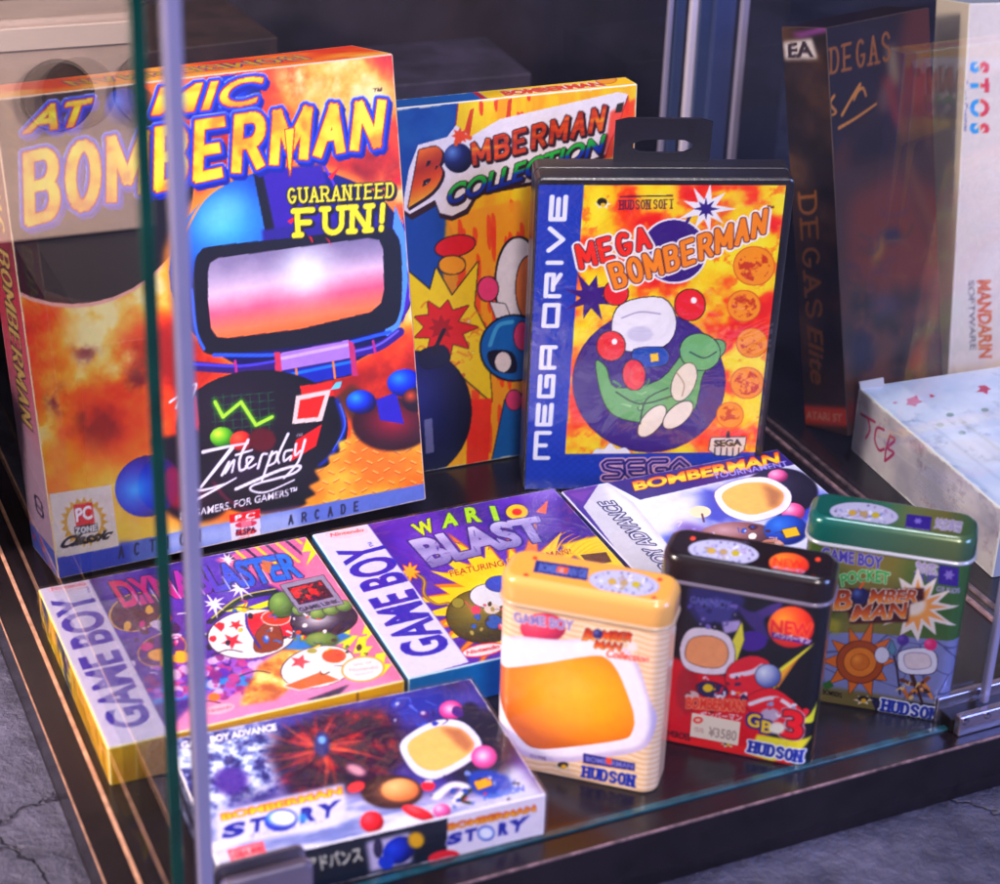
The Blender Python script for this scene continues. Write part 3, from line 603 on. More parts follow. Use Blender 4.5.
# strip lettering
F.stext('MEGA DRIVE', (549, 458), (567, 197), (534, 458), (551, 197), '#f0f0f8', wt=2.35, w=.9, gap=.38, table=TECH)
def sega(F, bl, br, tl, tr, W1, W2, W3):
    f = F.quadmap(bl, br, tl, tr)
    S = [_arc(.115, .75, .10, .22, 20, 180, 6)+_arc(.115, .62, .10, .1, 180, 260, 3)+[(.19, .48)]+_arc(.16, .28, .06, .2, 60, -80, 5)+[(.02, .07)]]
    S = [[(.22, .93), (.06, .93), (.02, .8), (.03, .6), (.1, .5), (.18, .46), (.21, .3), (.17, .08), (.0, .07)], [(.46, .93), (.31, .93), (.27, .75), (.27, .28), (.31, .07), (.46, .07)], [(.28, .5), (.44, .5)],
         [(.72, .93), (.57, .93), (.52, .75), (.52, .28), (.57, .07), (.71, .07), (.71, .46), (.63, .46)], [(.76, .05), (.8, .6), (.88, .93), (.96, .6), (1, .05)]]
    for w, c in W1, W2, W3:
        m = 0
        for pl in S: m = np.maximum(m, F.mstroke(f(np.array(pl)), w))
        F.put(m, c)
sega(F, (605, 479), (690, 477), (602, 461), (690, 459), (5.2, '#e8b8c8'), (3.6, '#2c2c78'), (.8, '#c8a0c8'))
F.speck(.03)
# moulded shell: lofted rounded rectangle, back and front halves
def rrect(w, d, r, n=5, ins=0):
    pts = []
    for cx, cy, a0 in ((w-r, r, -90), (w-r, d-r, 0), (r, d-r, 90), (r, r, 180)):
        for k in range(n+1):
            a = math.radians(a0+90*k/n); pts.append((cx+(r-ins)*math.cos(a), cy+(r-ins)*math.sin(a)))
    return pts
def loft(mb, loops, col='#ffffff', mi=0, capb=True, capt=True):
    n = len(loops[0]); v = [p for l in loops for p in l]; f = []
    for k in range(len(loops)-1):
        for j in range(n): f.append((k*n+j, k*n+(j+1) % n, (k+1)*n+(j+1) % n, (k+1)*n+j))
    if capb: f.append(tuple(range(n-1, -1, -1)))
    if capt: f.append(tuple(range((len(loops)-1)*n, len(loops)*n)))
    mb.add(v, f, col, mi)
BLK = mat('black_moulded_plastic', '#1c1820', rough=.34, bump=.12, bscale=900, coat=.2)
mb = MB(); lo = []
for y, i in ((0, 1.2), (.5, .3), (1.2, 0), (D*.47, 0), (D*.48, .5), (D*.52, .5), (D*.53, 0), (D-1.2, 0), (D-.4, .4), (D, 1.4)):
    lo.append([(p[0], y, p[1]) for p in rrect(W, H, 3.4, 4, i)])
lo = [l[::-1] for l in lo]; loft(mb, lo); mb.build('case_shell', BLK, t, smooth=False, bevel=.0)
mb = MB(); F.emit(mb, 0, 0); mb.build('cover_insert', PRINT, t)
# clear film edge over the insert
mb = MB(); box(mb, (.9, -.75, .8), (121.5, -.45, 172)); mb.build('clear_film', SLEEVE, t)
# hang tab with its slot
B = Face(t, (0, D-3, 0), (1, 0, 0), (0, 0, 1), 10, 10, res=5)
o0 = B.uv((613, 160)); o1 = B.uv((713, 118)); s0 = B.uv((632, 152)); s1 = B.uv((693, 139))
x0, x1, z0, z1 = o0[0], o1[0], H-1.5, o1[1]; a0, a1, c0, c1 = s0[0], s1[0], s0[1], s1[1]
out = [(x0, z0), (x1, z0), (x1, z1-3), (x1-3, z1), (x0+3, z1), (x0, z1-3)]
def tab(mb):
    # outline with a slot hole as a ring of quads
    n = 32; cx, cz = (a0+a1)/2, (c0+c1)/2; O_, I_ = [], []
    for k in range(n):
        a = 2*math.pi*(k+.5)/n; dx, dz = math.cos(a), math.sin(a)
        tx = ((x1 if dx > 0 else x0)-cx)/dx; tz = ((z1 if dz > 0 else z0)-cz)/dz; tt = min(tx, tz); O_.append((cx+dx*tt, cz+dz*tt))
        hw, hh = (a1-a0)/2, (c1-c0)/2; q = (abs(dx/hw)**4+abs(dz/hh)**4)**(-.25); I_.append((cx+dx*q, cz+dz*q))
    v = [(p[0], D-4.2, p[1]) for p in O_]+[(p[0], D-4.2, p[1]) for p in I_]+[(p[0], D-2.4, p[1]) for p in O_]+[(p[0], D-2.4, p[1]) for p in I_]; f = []
    for k in range(n):
        j = (k+1) % n; f += [(k, j, n+j, n+k), (2*n+k, 3*n+k, 3*n+j, 2*n+j), (k, 2*n+k, 2*n+j, j), (n+k, n+j, 3*n+j, 3*n+k)]
    mb.add(v, f)
mb = MB(); tab(mb); mb.build('hang_tab', BLK, t)
# =================================================================== FLAT HANDHELD GAME BOXES
GG = 'small game boxes lying flat on the case floor'
def small_box(loc, yaw, w, d, h, label, res=.42):
    t = thing('handheld_game_box', label, 'game box', loc, (0, 0, yaw), GG)
    return t, f_top(t, w, d, h, res=res)
# ---- yellow sided box, left
W, D, H = 127.1, 127.1, 18.9
t, F = small_box((-152.3, 625.5, 0), .4346, W, D, H, 'small flat game box with yellow sides and pink comic cover')
n = fbm(F.X, F.Y, 20, 5); F.img = ramp(n, [(.3, '#3a2480'), (.5, '#5a38a8'), (.7, '#7048b8')])
F.poly([(215, 560), (310, 528), (352, 590), (300, 600), (250, 575)], '#e070a0', soft=1)
for k in range(9):
    x = 225+k*10; F.brush([(x, 552-k*2), (x+24, 572-k*2)], 1.6, '#f0cc30' if k % 2 else '#382050', curve=False)
F.poly([(300, 545), (315, 538), (406, 685), (330, 700)], '#e884a8', soft=.5)
for x, y, s in ((312, 548, 1), (345, 640, 1.1), (362, 650, .9), (380, 668, 1), (368, 632, .6)):
    F.poly([(x-4*s, y-14*s), (x+6*s, y-16*s), (x+4*s, y-4*s), (x+12*s, y-4*s), (x-6*s, y+18*s), (x-1*s, y+3*s), (x-10*s, y+4*s)], '#e8e028', line='#b86040', lw=.3)
F.poly([(205, 690), (300, 640), (404, 684), (150, 750)], '#e890b8', soft=1.5); F.poly([(130, 640), (160, 600), (240, 640), (200, 700), (150, 700)], '#5a3a98', soft=2, alpha=.8)
F.poly([(140, 692), (330, 660), (336, 668), (150, 706)], '#3088d0', soft=1)
for k in range(150):
    x, y = 150+rng.rand()*110, 655+rng.rand()*42; r = 2+rng.rand()*5
    F.ell((x, y), r, r*.7, ['#8a3080', '#c04890', '#6a3ab0', '#a868c8', '#d8b8d8'][rng.randint(5)], alpha=.85)
F.clip = F.blur(F.mpoly(F.U2([(245, 690), (260, 665), (290, 645), (310, 650), (300, 680), (275, 700), (240, 706)])), 1)
F.put(np.ones_like(F.X), ramp(fbm(F.X, F.Y, 8, 12, 5, .6), [(.3, '#b86828'), (.5, '#f0b050'), (.7, '#fde8a0')])); F.clip = None
# banner circles, balls and plain shapes in the colours of the cover
F.ell((136, 612), 26, 18, '#582c34', line='#e0b840', lw=.9, rot=-.3); F.ell((142, 600), 8, 5, '#c83888')
F.ell((162, 650), 24, 15, '#603880', line='#d8a838', lw=.7, rot=-.3); F.ell((160, 655), 12, 6, '#e8a838', line='#704018', lw=.4); F.ell((180, 657), 10, 6, '#f0b040', line='#704018', lw=.4)
F.brush([(210, 622), (240, 600), (275, 592)], 3.6, '#20283c'); F.brush([(212, 618), (240, 597), (275, 589)], .9, '#c8c050'); F.poly([(222, 612), (248, 602), (246, 608), (275, 598), (270, 606), (236, 616), (240, 611)], '#e0e030', line='#405020', lw=.3)
F.poly([(300, 640), (330, 628), (352, 636), (322, 652), (295, 648)], '#2078c0', soft=.6); F.poly([(285, 618), (320, 640), (300, 650), (272, 648)], '#1c80c8', soft=.5)
F.ell((252, 634), 44, 24, '#f0e8ec', line='#28182c', lw=.8, rot=-.12); F.poly([(248, 617), (282, 612), (292, 634), (270, 640), (252, 634)], '#d82838', line='#601020', lw=.4, smooth=True); F.poly([(258, 630), (276, 622), (282, 646), (256, 652)], '#8a4420', line='#38180c', lw=.5, smooth=True)
F.star((236, 625), 8, 3.4, 5, '#e83040', sy=.7, rot=.2); F.star((232, 641), 12, 5, 5, '#e83848', sy=.7, rot=.3); F.brush([(246, 614), (248, 628), (260, 648)], 1, '#2838a0')
F.ell((276, 618), 14, 7, '#e84828', line='#f0e8e8', lw=.7)
F.ell((282, 605), 13, 13, '#6a8848', hi='#98b868', edge='#405828', line='#203018', lw=.6)
F.ell((324, 620), 33, 17, '#302838', hi='#e8e0ec', edge='#201828', line='#181018', lw=.8, rot=-.12, hp=(-.2, .1))
for k, (x, y) in enumerate(((318, 614), (331, 610), (344, 606), (300, 610))): F.ell((x, y), 8, 5.5, '#7a9848', hi='#a8c070', edge='#506830', line='#283418', lw=.4)
F.ell((322, 640), 17, 8, '#6a8c40', hi='#90a860', edge='#486030', soft=.4)
F.poly([(280, 585), (323, 575), (344, 604), (300, 613)], '#9890a8', line='#383040', lw=.5); F.poly([(287, 588), (321, 580), (334, 597), (299, 605)], '#381018')
F.put(F.mpoly(F.U2([(289, 589), (320, 581.5), (332, 596.5), (300, 604)]))*np.clip(fbm(F.X, F.Y, 5, 8, 4, .7)*8-3.8, 0, 1), '#d82828')
F.text('GAME LINK', (301, 612), (341, 602), (297, 608.5), (337, 599), '#302838', bold=.04)
F.ell((318, 667), 37, 20, '#f0e8ec', line='#302028', lw=.6, rot=-.2); F.ell((334, 656), 12, 7, '#e06028', line='#f8e0d0', lw=.5); F.star((300, 662), 11, 5, 5, '#e05058', sy=.7); F.ell((312, 651), 5, 2.5, '#a8a040')
F.poly([(284, 686), (320, 672), (340, 680), (300, 690)], '#e07030', line='#fff0f0', lw=.8); F.poly([(306, 700), (350, 684), (340, 694), (318, 700)], '#38304c', soft=.6)
for x, y, r in ((165, 632, 9), (214, 604, 14), (240, 588, 14), (126, 668, 8), (228, 560, 8), (204, 580, 9)): F.star((x, y), r, r*.35, 9, '#f0e8f8', jit=.8, sy=.8)
F.scatter((225, 625), 52, 24, 16, ['#e8e0f0', '#d83040', '#3868c0', '#e8c030', '#20243c'], (3, 8), seed=3); F.scatter((150, 640), 30, 34, 22, ['#582c34', '#c83888', '#e0b040', '#7048b0', '#38205c', '#d8c8e8'], (3, 9), seed=8); F.scatter((330, 655), 44, 26, 18, ['#e8e0f0', '#d83040', '#40382c', '#e8c030', '#6a8848'], (2, 6), seed=5); F.scatter((300, 630), 34, 18, 14, ['#2878c0', '#e05830', '#f0e8f0', '#38304c'], (2, 6), seed=6)
for x, y in ((222, 612), (212, 655), (190, 706), (240, 676)): F.brush([(x, y), (x+16, y-5), (x+30, y-3)], .9, '#2c1c34')
# title across the top
f = [(0, '#d83070'), (.28, '#c83090'), (.5, '#6a48c0'), (.72, '#2868d0'), (1, '#2078e0')]
F.text('DYNABLASTER', (124, 608), (304, 577), (108, 582), (292, 552), None, [(.9, '#3c2458'), (.35, '#9898d8')], bold=.035, grad=(0, f))
for x in (132, 150, 172, 196, 222, 240, 262): F.brush([(x, 592-(x-130)*.17), (x+9, 606-(x-130)*.17)], .5, '#e8e0f8', curve=False, alpha=.8)
F.poly([(262, 560), (272, 562), (270, 574), (262, 570)], '#e88038', alpha=.8)
F.ell((363, 669), 22, 13, '#d8a838', rot=-.1); F.ell((363, 669), 20, 11.5, '#f0e8ec', rot=-.1); F.text('Nintendo', (350, 672), (378, 668.5), (349, 668.5), (377, 665), '#b8a0a0', bold=.0); F.text('SEAL OF', (354, 666), (372, 663.5), (353, 664), (371, 661.5), '#b8a0a0', bold=0); F.text('QUALITY', (355, 676), (374, 673), (354, 674), (373, 671), '#b8a0a0', bold=0)
F.ell((220, 709), 15, 5, '#f0b8c8', line='#d84858', lw=.35, rot=-.2); F.text('Nintendo', (209, 713), (232, 708), (208, 709.5), (231, 704.5), '#d84858', bold=0); F.ell((214, 697), 6, 4, '#f08030')
# left strip
F.poly([(20, 588), (87, 576), (168, 733), (100, 755)], '#d8d0ec'); F.brush([(87, 576), (168, 733)], .4, '#9080b0', curve=False)
F.text('GAME BOY', (154, 723), (91, 591), (112, 731), (50, 601), '#4a3aa8', bold=.03)
F.ell((68, 587), 21, 4.2, '#e0c8dc', line='#d05060', lw=.3, rot=-.13); F.text('Nintendo', (52, 591), (86, 585), (51, 587.5), (85, 582), '#d05060', bold=.02); F.text('™', (94, 592), (90, 586), (89, 593), (86, 587), '#4a3aa8', bold=.0)
F.speck(.05); F.wear(.7, '#f0e8f0', 9, .7)
A = f_front(t, W, D, H, res=.6, base='#f0b800'); A.put((np.abs(A.X-W*.83) < .35)*1., '#a87808'); A.put(((A.X < 28) & (A.X > 12+A.Y*.3))*1., '#d8a410'); A.speck(.06); A.wear(.6, '#f8e890')
L = f_left(t, W, D, H, res=.7, base='#e0b010'); L.put(np.clip(fbm(L.X, L.Y, 14, 3)*7-3.4, 0, 1)*(L.X < 60), '#284878'); L.put(np.clip(fbm(L.X, L.Y, 6, 13)*7-3.9, 0, 1)*(L.X < 75), '#e8dc60'); L.speck(.1); L.wear(.8)
R = f_right(t, W, D, H, res=2, base='#e8b000')
carton(t, W, D, H, [F, A, L, R], edge='#e8d890'); sleeve(t, W, D, H, .8)

# ---- blue sided box, middle
W, D, H = 126.8, 127, 19.4
t, F = small_box((-35.4, 679.9, 0), .4259, W, D, H, 'small flat game box with blue sides, purple cover and yellow explosion')
F.img = ramp(fbm(F.X, F.Y, 26, 6), [(.3, '#44208c'), (.5, '#5c2ca8'), (.7, '#6c3cb8')])
F.star((520, 598), 112, 62, 26, '#f08818', jit=.5, sy=.62, soft=.5); F.star((520, 600), 98, 62, 26, '#f8cc10', jit=.45, sy=.62); F.ell((520, 604), 58, 34, '#fce838', soft=3)
F.poly([(560, 545), (600, 535), (630, 570), (600, 575)], '#f8d018', soft=1)
for k in range(9): F.brush([(548+6*k, 556-k*.5), (555+7*k, 540+k), (566+7*k, 532+k*2)], 1.0, '#f8b820', .3)
F.poly([(580, 555), (606, 552), (612, 562), (590, 566)], '#5a3018')
# round olive ball with fuse
F.brush([(412, 572), (424, 580), (424, 594), (436, 604), (448, 603)], 1.9, '#7a5828'); F.brush([(412, 572), (424, 580), (424, 594), (436, 604), (448, 603)], .7, '#c8a050'); F.star((410, 572), 10, 4.5, 8, '#f8b018', line='#e05018', lw=.4)
F.ell((484, 616), 37, 27, '#605820', hi='#a8984c', edge='#28240c', line='#181408', lw=.8, hp=(-.2, .3)); F.ell((458, 603), 6, 5, '#989040', line='#282410', lw=.5)
F.ell((490, 596), 20, 12, '#f0f0f8', line='#28284c', lw=.7); F.ell((500, 584), 14, 8, '#3058c0', line='#181840', lw=.5); F.ell((476, 610), 5, 4.5, '#e85878'); F.ell((494, 622), 8, 7, '#3868b8', line='#181430', lw=.4); F.ell((492, 609), 8, 5, '#f0e0d8')
F.scatter((480, 616), 26, 18, 12, ['#e8e4d0', '#3c6cc0', '#e85878', '#4a441c', '#b8a860'], (2, 6), seed=3)
# title
for ch, q in (('W', ((419, 537), (436, 531), (410, 525), (430, 518))), ('A', ((442, 529), (459, 525), (442, 515), (456, 511))), ('R', ((467, 523), (483, 522), (464, 508), (478, 506))), ('I', ((494, 521), (500, 521), (489, 506), (495, 506)))):
    F.text(ch, *q, '#a8d828' if ch != 'W' else '#c8dc28', [(.7, '#281868')], bold=.05)
F.ell((517, 512), 11, 7.5, '#f0c828', line='#281868', lw=.6); F.ell((517, 512), 5, 3.4, '#e03828')
F.text('BLAST', (432, 568), (552, 540), (408, 541), (538, 516), None, [(1.2, '#34207c')], bold=.05, arc=.06, grad=(1, [(0, '#8078b0'), (.35, '#b0a8d8'), (.6, '#9890c4'), (1, '#d4ccf0')]))
for k in range(26):
    x, y = 415+rng.rand()*125, 0; y = 554-(x-415)*.21+(rng.rand()-.5)*22; F.brush([(x, y), (x+(rng.rand()-.5)*10, y+(rng.rand()-.5)*12)], .5, '#4a3890', curve=False, alpha=.7)
F.poly([(520, 494), (556, 488), (562, 530), (530, 538)], '#b0a0d8', soft=1.5, alpha=.3)
F.poly([(536, 512), (548, 500), (546, 514)], '#e87850'); 
F.text('FEATURING BOMBERMAN!', (451, 577), (572, 554), (449, 571), (570, 548.5), '#a02c18', [(.4, '#f8d838')], bold=.01, arc=.2)
F.ell((483, 650), 22, 6.5, '#e83040', rot=-.18); F.ell((483, 650), 20.5, 5.2, '#f4e8e8', rot=-.18); F.text('Nintendo', (467, 655), (500, 648), (466, 651), (499, 644), '#d83040', bold=.03)
F.poly([(300, 536), (366, 522), (469, 662), (400, 682)], '#dcd8f4'); F.brush([(366, 522), (469, 662)], .4, '#8070b8', curve=False)
F.text('GAME BOY', (453, 650), (381, 539), (408, 660), (336, 551), '#3a28a8', bold=.032); F.ell((347, 533), 21, 4.6, '#e8d0dc', line='#d84858', lw=.35, rot=-.1); F.text('Nintendo', (331, 537), (364, 531.5), (330, 533.5), (363, 528), '#d84858', bold=.02)
F.text('™', (377, 546), (373, 541), (371, 547), (368, 543), '#3a28a8', bold=0)
F.speck(.04); F.wear(.6, '#e8f0f8', 10, .6)
A = f_front(t, W, D, H, res=.8, base='#1c80c4'); A.speck(.06); A.wear(.6, '#90c8e8'); L = f_left(t, W, D, H, res=.8, base='#1878b8'); L.wear(.7, '#b8d8e8'); R = f_right(t, W, D, H, res=1.2, base='#1c70b0')
carton(t, W, D, H, [F, A, L, R], edge='#b8d8ec'); sleeve(t, W, D, H, .7)

# ---- pale box with the silver strip, right
W, D, H = 125, 125, 19.5
t, F = small_box((83.2, 731.2, 0), .4303, W, D, H, 'small flat game box with a silver strip, behind the black and green tins')
yy = fbm(F.X, F.Y, 30, 3); F.img = ramp(yy, [(.3, '#4858b8'), (.45, '#a0a8dc'), (.6, '#dcdcf0'), (.8, '#f0f0fa')])
F.poly([(770, 470), (830, 500), (800, 530), (770, 500)], '#3848b8', soft=4); F.poly([(635, 505), (700, 490), (700, 520), (650, 540)], '#e4e4f4', soft=4); F.poly([(680, 520), (760, 545), (720, 570), (670, 560)], '#8068b0', soft=3)
F.poly([(560, 486), (601, 478), (786, 441), (806, 462), (640, 500), (604, 481), (584, 508), (561, 512)], '#3a2878'); F.poly([(561, 490), (601, 482), (584, 510)], '#5c3c98'); F.poly([(568, 494), (592, 490), (583, 502)], '#7048a0')
F.text('BOMBERMAN', (635, 491), (780, 463), (632, 482), (778, 452), None, [(.7, '#882010')], bold=.04, grad=(1, [(0, '#f0b030'), (.5, '#f8d850'), (1, '#e86020')]))
F.text('TOURNAMENT', (714, 479), (789, 466), (712, 473.5), (786, 461), '#a8a0e8', [(.35, '#38287c')], bold=.01)
# rounded panel, balls and plain shapes
F.ell((780, 492), 38, 24, '#2c2840', hi='#4a4468', edge='#18142c', soft=.6)
F.ell((778, 476), 10, 6.5, '#e070a8', hi='#f8c0dc', edge='#803060'); F.ell((793, 512), 12, 9, '#e868a0', hi='#fcd0e4', edge='#903868')
P = [(715, 492), (738, 480), (768, 478), (790, 492), (786, 510), (758, 521), (738, 519), (722, 510)]
F.poly(P, '#f0ecf8', smooth=True, line='#6a5c88', lw=.5); F.poly([(722, 494), (740, 484), (766, 483), (783, 493), (779, 506), (756, 514.5), (740, 512.5), (727, 506)], '#f0bc74', smooth=True); F.poly([(762, 483), (783, 493), (779, 506), (770, 509), (766, 494)], '#a06c58', soft=2, alpha=.8)
F.ell((700, 512), 11, 6, '#f0e0c0'); F.brush([(702, 514), (704, 522)], 1, '#5a3850'); F.ell((738, 535), 38, 13, '#8a6068', hi='#c0a0a8', edge='#503848', soft=.6)
F.ell((786, 530), 22, 15, '#2858b8', hi='#4888e0', edge='#142c78', soft=.3); F.poly([(782, 530), (796, 527), (800, 535), (786, 538)], '#f0c030', line='#604810', lw=.4); F.ell((772, 545), 12, 6, '#c89078')
F.scatter((765, 538), 34, 12, 14, ['#2858b8', '#e0b0a0', '#503048', '#f0ece4'], (2, 6), seed=5); F.scatter((700, 530), 24, 14, 8, ['#9890d0', '#7058a8', '#e8e0f4'], (3, 7), None, .3, 7, .5)
# silver strip with its lettering
F.poly([(583, 508), (602, 479), (634, 503), (760, 660), (700, 660)], '#c8c8d4'); F.poly([(604, 482), (630, 503), (745, 640), (730, 640), (614, 508)], '#e8e8f0', soft=2)
F.poly([(561, 492), (584, 508), (705, 665), (640, 620)], '#483890')
q = [F.uv((596, 503)), F.uv((612, 497))]; 
ux = F.uv((650, 566)); sx = (q[0][0]+q[1][0])/2
h = 7.5; y1 = q[0][1]; F.text('GAME BOY ADVANCE', (sx+h/2, y1-96), (sx+h/2, y1), (sx-h/2, y1-96), (sx-h/2, y1), '#dcdcf0', [(1.0, '#34345c')], bold=.0, shear=.2, uvspace=True)
F.speck(.05); F.wear(.6, '#f0f0f8', 4, .6)
A = f_front(t, W, D, H, res=2, base='#7868b0'); L = f_left(t, W, D, H, res=1, base='#38307c'); R = f_right(t, W, D, H, res=1, base='#4838a0')
carton(t, W, D, H, [F, A, L, R], edge='#c8c8dc')

# ---- front box with the story logo
W, D, H = 129.9, 82.3, 20.6
t, F = small_box((-97.8, 554.1, 0), .391, W, D, H, 'small flat game box with white front edge and red burst, nearest the front glass', res=.38)
F.img = ramp(fbm(F.X, F.Y, 22, 3), [(.3, '#241848'), (.5, '#3c2c78'), (.7, '#5048a0')])
sp = F.blur(F.mpoly(F.U2([(150, 740), (270, 722), (285, 790), (230, 800), (222, 880), (150, 880)])), 6); n = fbm(F.X, F.Y, 5, 71, 5, .75)
F.put(sp, ramp(n, [(.36, '#2c2c70'), (.46, '#6870b0'), (.55, '#b8c4e8'), (.66, '#f0f4fc')]))
F.ell((231, 781), 17, 14, '#4a2890', soft=1.2, alpha=.9); F.ell((424, 700), 36, 16, '#2838a0', soft=4, alpha=.7)
F.put(F.blur(F.mpoly(F.U2([(200, 820), (345, 785), (370, 800), (540, 790), (560, 830), (215, 900)])), 5), ramp(fbm(F.X*.5, F.Y*2, 12, 5), [(.3, '#8088c0'), (.5, '#c8c8e8'), (.7, '#f0ecfa')]))
F.poly([(480, 770), (520, 765), (548, 800), (500, 800)], '#c8cce8', soft=3)
# red radiating burst
br = F.blur(F.mpoly(F.U2([(268, 752), (296, 728), (330, 712), (380, 708), (398, 722), (404, 760), (380, 790), (330, 795), (290, 796)])), 2.5); c = F.uv((322, 748)); th = np.arctan2(F.Y-c[1], F.X-c[0]); rd = np.hypot(F.X-c[0], F.Y-c[1])
ry = fbm(th*4+40+.3*fbm(F.X, F.Y, 4, 2), rd*.09, 1., 33, 4, .6); F.put(br, ramp(ry*.55+.5*fbm(F.X, F.Y, 6, 82, 4, .6)-.09+np.exp(-rd/9)*.2, [(.3, '#1c0c30'), (.45, '#401438'), (.56, '#7c1c34'), (.66, '#b83c38'), (.8, '#f0a078')]))
for k in range(22):
    aa = k*.2856+.1*math.sin(k*5); r1 = 22+((k*37) % 38); F.brush([(322, 748), (322+r1*.5*math.cos(aa)*1.15, 748+r1*.36*math.sin(aa)), (322+r1*1.2*math.cos(aa+.12), 748+r1*.75*math.sin(aa+.12))], 1.3, ['#c83c34', '#e87050', '#8c2038', '#301028'][k % 4], .3, soft=.4)
F.ell((322, 744), 8, 13, '#303878', soft=.8); F.ell((322, 740), 4, 4, '#88b8f0', soft=.5); F.ell((356, 770), 10, 5, '#d8a0b0', soft=1, rot=.4)
F.ell((430, 757), 0.1, .1, '#000000')
# rounded panel, balls
F.ell((478, 748), 36, 40, '#1c1c30', soft=3, alpha=.8)
F.ell((451, 710), 12, 9.5, '#d850a0', hi='#fcd8f0', edge='#702058', hp=(-.1, .1)); F.ell((470, 712), 9, 10, '#282440', soft=1)
F.poly([(400, 746), (416, 730), (440, 720), (464, 723), (481, 742), (474, 758), (448, 774), (430, 779), (412, 770)], '#e8e4f8', smooth=True, line='#504878', lw=.6)
F.poly([(407, 746), (420, 734), (441, 726), (461, 729), (474, 743), (468, 755), (446, 768), (430, 771), (415, 763)], '#f0c078', smooth=True); F.poly([(440, 727), (461, 729), (474, 743), (468, 754), (456, 744)], '#a86a50', soft=1.5, alpha=.8)
F.ell((484, 757), 13, 11.5, '#e060a8', hi='#fce0f4', edge='#803068', hp=(-.1, .1))
F.poly([(468, 775), (486, 770), (506, 776), (512, 790), (490, 796), (474, 792)], '#2448a8', soft=1, smooth=True); F.poly([(474, 782), (490, 777), (492, 785), (478, 790)], '#f0a820', line='#403018', lw=.4)
F.brush([(436, 797), (452, 785), (466, 788), (456, 800)], 3.5, '#f0ecf8', soft=.5); F.brush([(470, 790), (462, 800), (470, 803)], 2, '#303c20')
F.ell((392, 792), 31, 17, '#503030', hi='#b87850', edge='#281418', soft=.5, hp=(.1, 0)); F.ell((400, 790), 19, 11.5, '#f0a870', hi='#f8c890', edge='#d07848', soft=.6)
F.ell((372, 822), 12, 11, '#e02838', hi='#f86070', edge='#901020'); F.ell((418, 813), 17, 6, '#e83040', hi='#f87078', edge='#a01828', rot=.35); F.ell((428, 786), 7, 5, '#e03048'); F.ell((356, 787), 9, 5, '#e04048', rot=-.3); F.ell((442, 811), 9, 7.5, '#e868a8', hi='#fcd8f0', edge='#a04080')
F.text('HUDSON', (484, 801), (526, 791), (482, 795), (524, 785), '#4870c8', bold=.05, shear=.2)
F.scatter((470, 790), 50, 18, 20, ['#e8e4f4', '#3050a8', '#282440', '#c04060', '#8090d0'], (2, 6), '#302848', .25, 3); F.scatter((420, 712), 40, 14, 14, ['#3848b0', '#281c60', '#6070d0', '#502c80'], (3, 9), None, .3, 5, .6); F.scatter((300, 700), 30, 12, 5, ['#3848b0', '#502c80'], (4, 9), None, .3, 6)
# lettering
F.text('GAME BOY ADVANCE', (182, 749), (278, 730), (180, 742), (276, 723), '#f0f0fc', [(.5, '#34307c')], bold=.06, shear=.15)
F.poly([(218, 812), (344, 783), (347, 812), (338, 826), (222, 846), (215, 838)], '#e4e0f4', soft=.8, alpha=.85)
F.text('BOMBERMAN', (222, 821), (342, 794), (221, 814), (341, 787), None, [(.5, '#c85818')], bold=.03, grad=(1, [(0, '#fcd838'), (1, '#f8a828')]))
for ch, q in (('S', ((221, 840), (244, 835), (224, 825), (247, 820))), ('T', ((249, 834), (264, 831), (250, 819), (266, 816))), ('R', ((300, 824), (316, 820.5), (301, 808), (317, 805))), ('Y', ((320, 820), (334, 816.5), (317, 805), (342, 799)))):
    F.text(ch, *q, '#242c98', [(.9, '#dcd8f4')], bold=.065)
F.ell((281, 820), 17, 11.5, '#3048c0', hi='#60b8f0', edge='#2030a0', rot=-.15); F.ell((283, 818), 13, 7.5, '#ffffff', soft=.9); F.ell((303, 818), 4, 5, '#38a0e8', soft=.6, alpha=.8)
F.text('ボンバーマンストーリー', (250, 839), (325, 823), (249, 835), (324, 819), '#8078b0', bold=.0)
F.poly([(227, 850), (263, 841), (267, 855), (232, 864)], '#e86070'); F.poly([(230, 852), (261, 844), (263, 853), (234, 861)], '#f4c0c8', alpha=.75); F.text('GBA', (234, 859), (250, 855.5), (233, 852), (249, 848.5), '#e04858', bold=.05); F.text('専用', (251, 855), (262, 852), (250, 849), (261, 846), '#d83048', bold=.05)
F.speck(.06); F.wear(.7, '#f4f0f8', 4, .8)
A = f_front(t, W, D, H, res=.38, base='#f0e4ec')
A.poly([(205, 860), (448, 815), (446, 880), (205, 920)], '#1c2030'); A.text('アドバンス', (308, 872), (363, 860), (306, 860), (361, 848), '#e4dcc8', bold=.03)
A.poly([(366, 842), (410, 832), (412, 862), (370, 872)], '#d8c8e0', soft=1); A.ell((399, 850), 17, 13, '#1c38b0', hi='#3058d8', edge='#101c60', rot=-.5); A.ell((386, 862), 8, 7, '#2848c0'); A.ell((416, 840), 8, 8, '#e8b020', soft=.3); A.ell((444, 857), 16, 7, '#e03040', rot=-.15); A.ell((378, 848), 5, 10, '#403858')
A.text('BOMBERMAN', (449, 830), (536, 811), (448, 824), (535, 805), None, [(.45, '#c85818')], bold=.03, grad=(1, [(0, '#fcc830'), (1, '#e87828')]))
for ch, q in (('S', ((446, 846), (461, 842), (449, 834), (463, 831))), ('T', ((465, 842), (475, 840), (465, 830), (477, 827))), ('R', ((498, 836), (508, 834), (499, 823), (509, 821))), ('Y', ((512, 833), (521, 831), (509, 821), (530, 815)))):
    A.text(ch, *q, '#303898', [(.6, '#c8c0e8')], bold=.065)
A.ell((486, 833), 9, 8, '#3858b8'); A.ell((486, 833), 7.5, 6, '#f4f4fc', soft=.5)
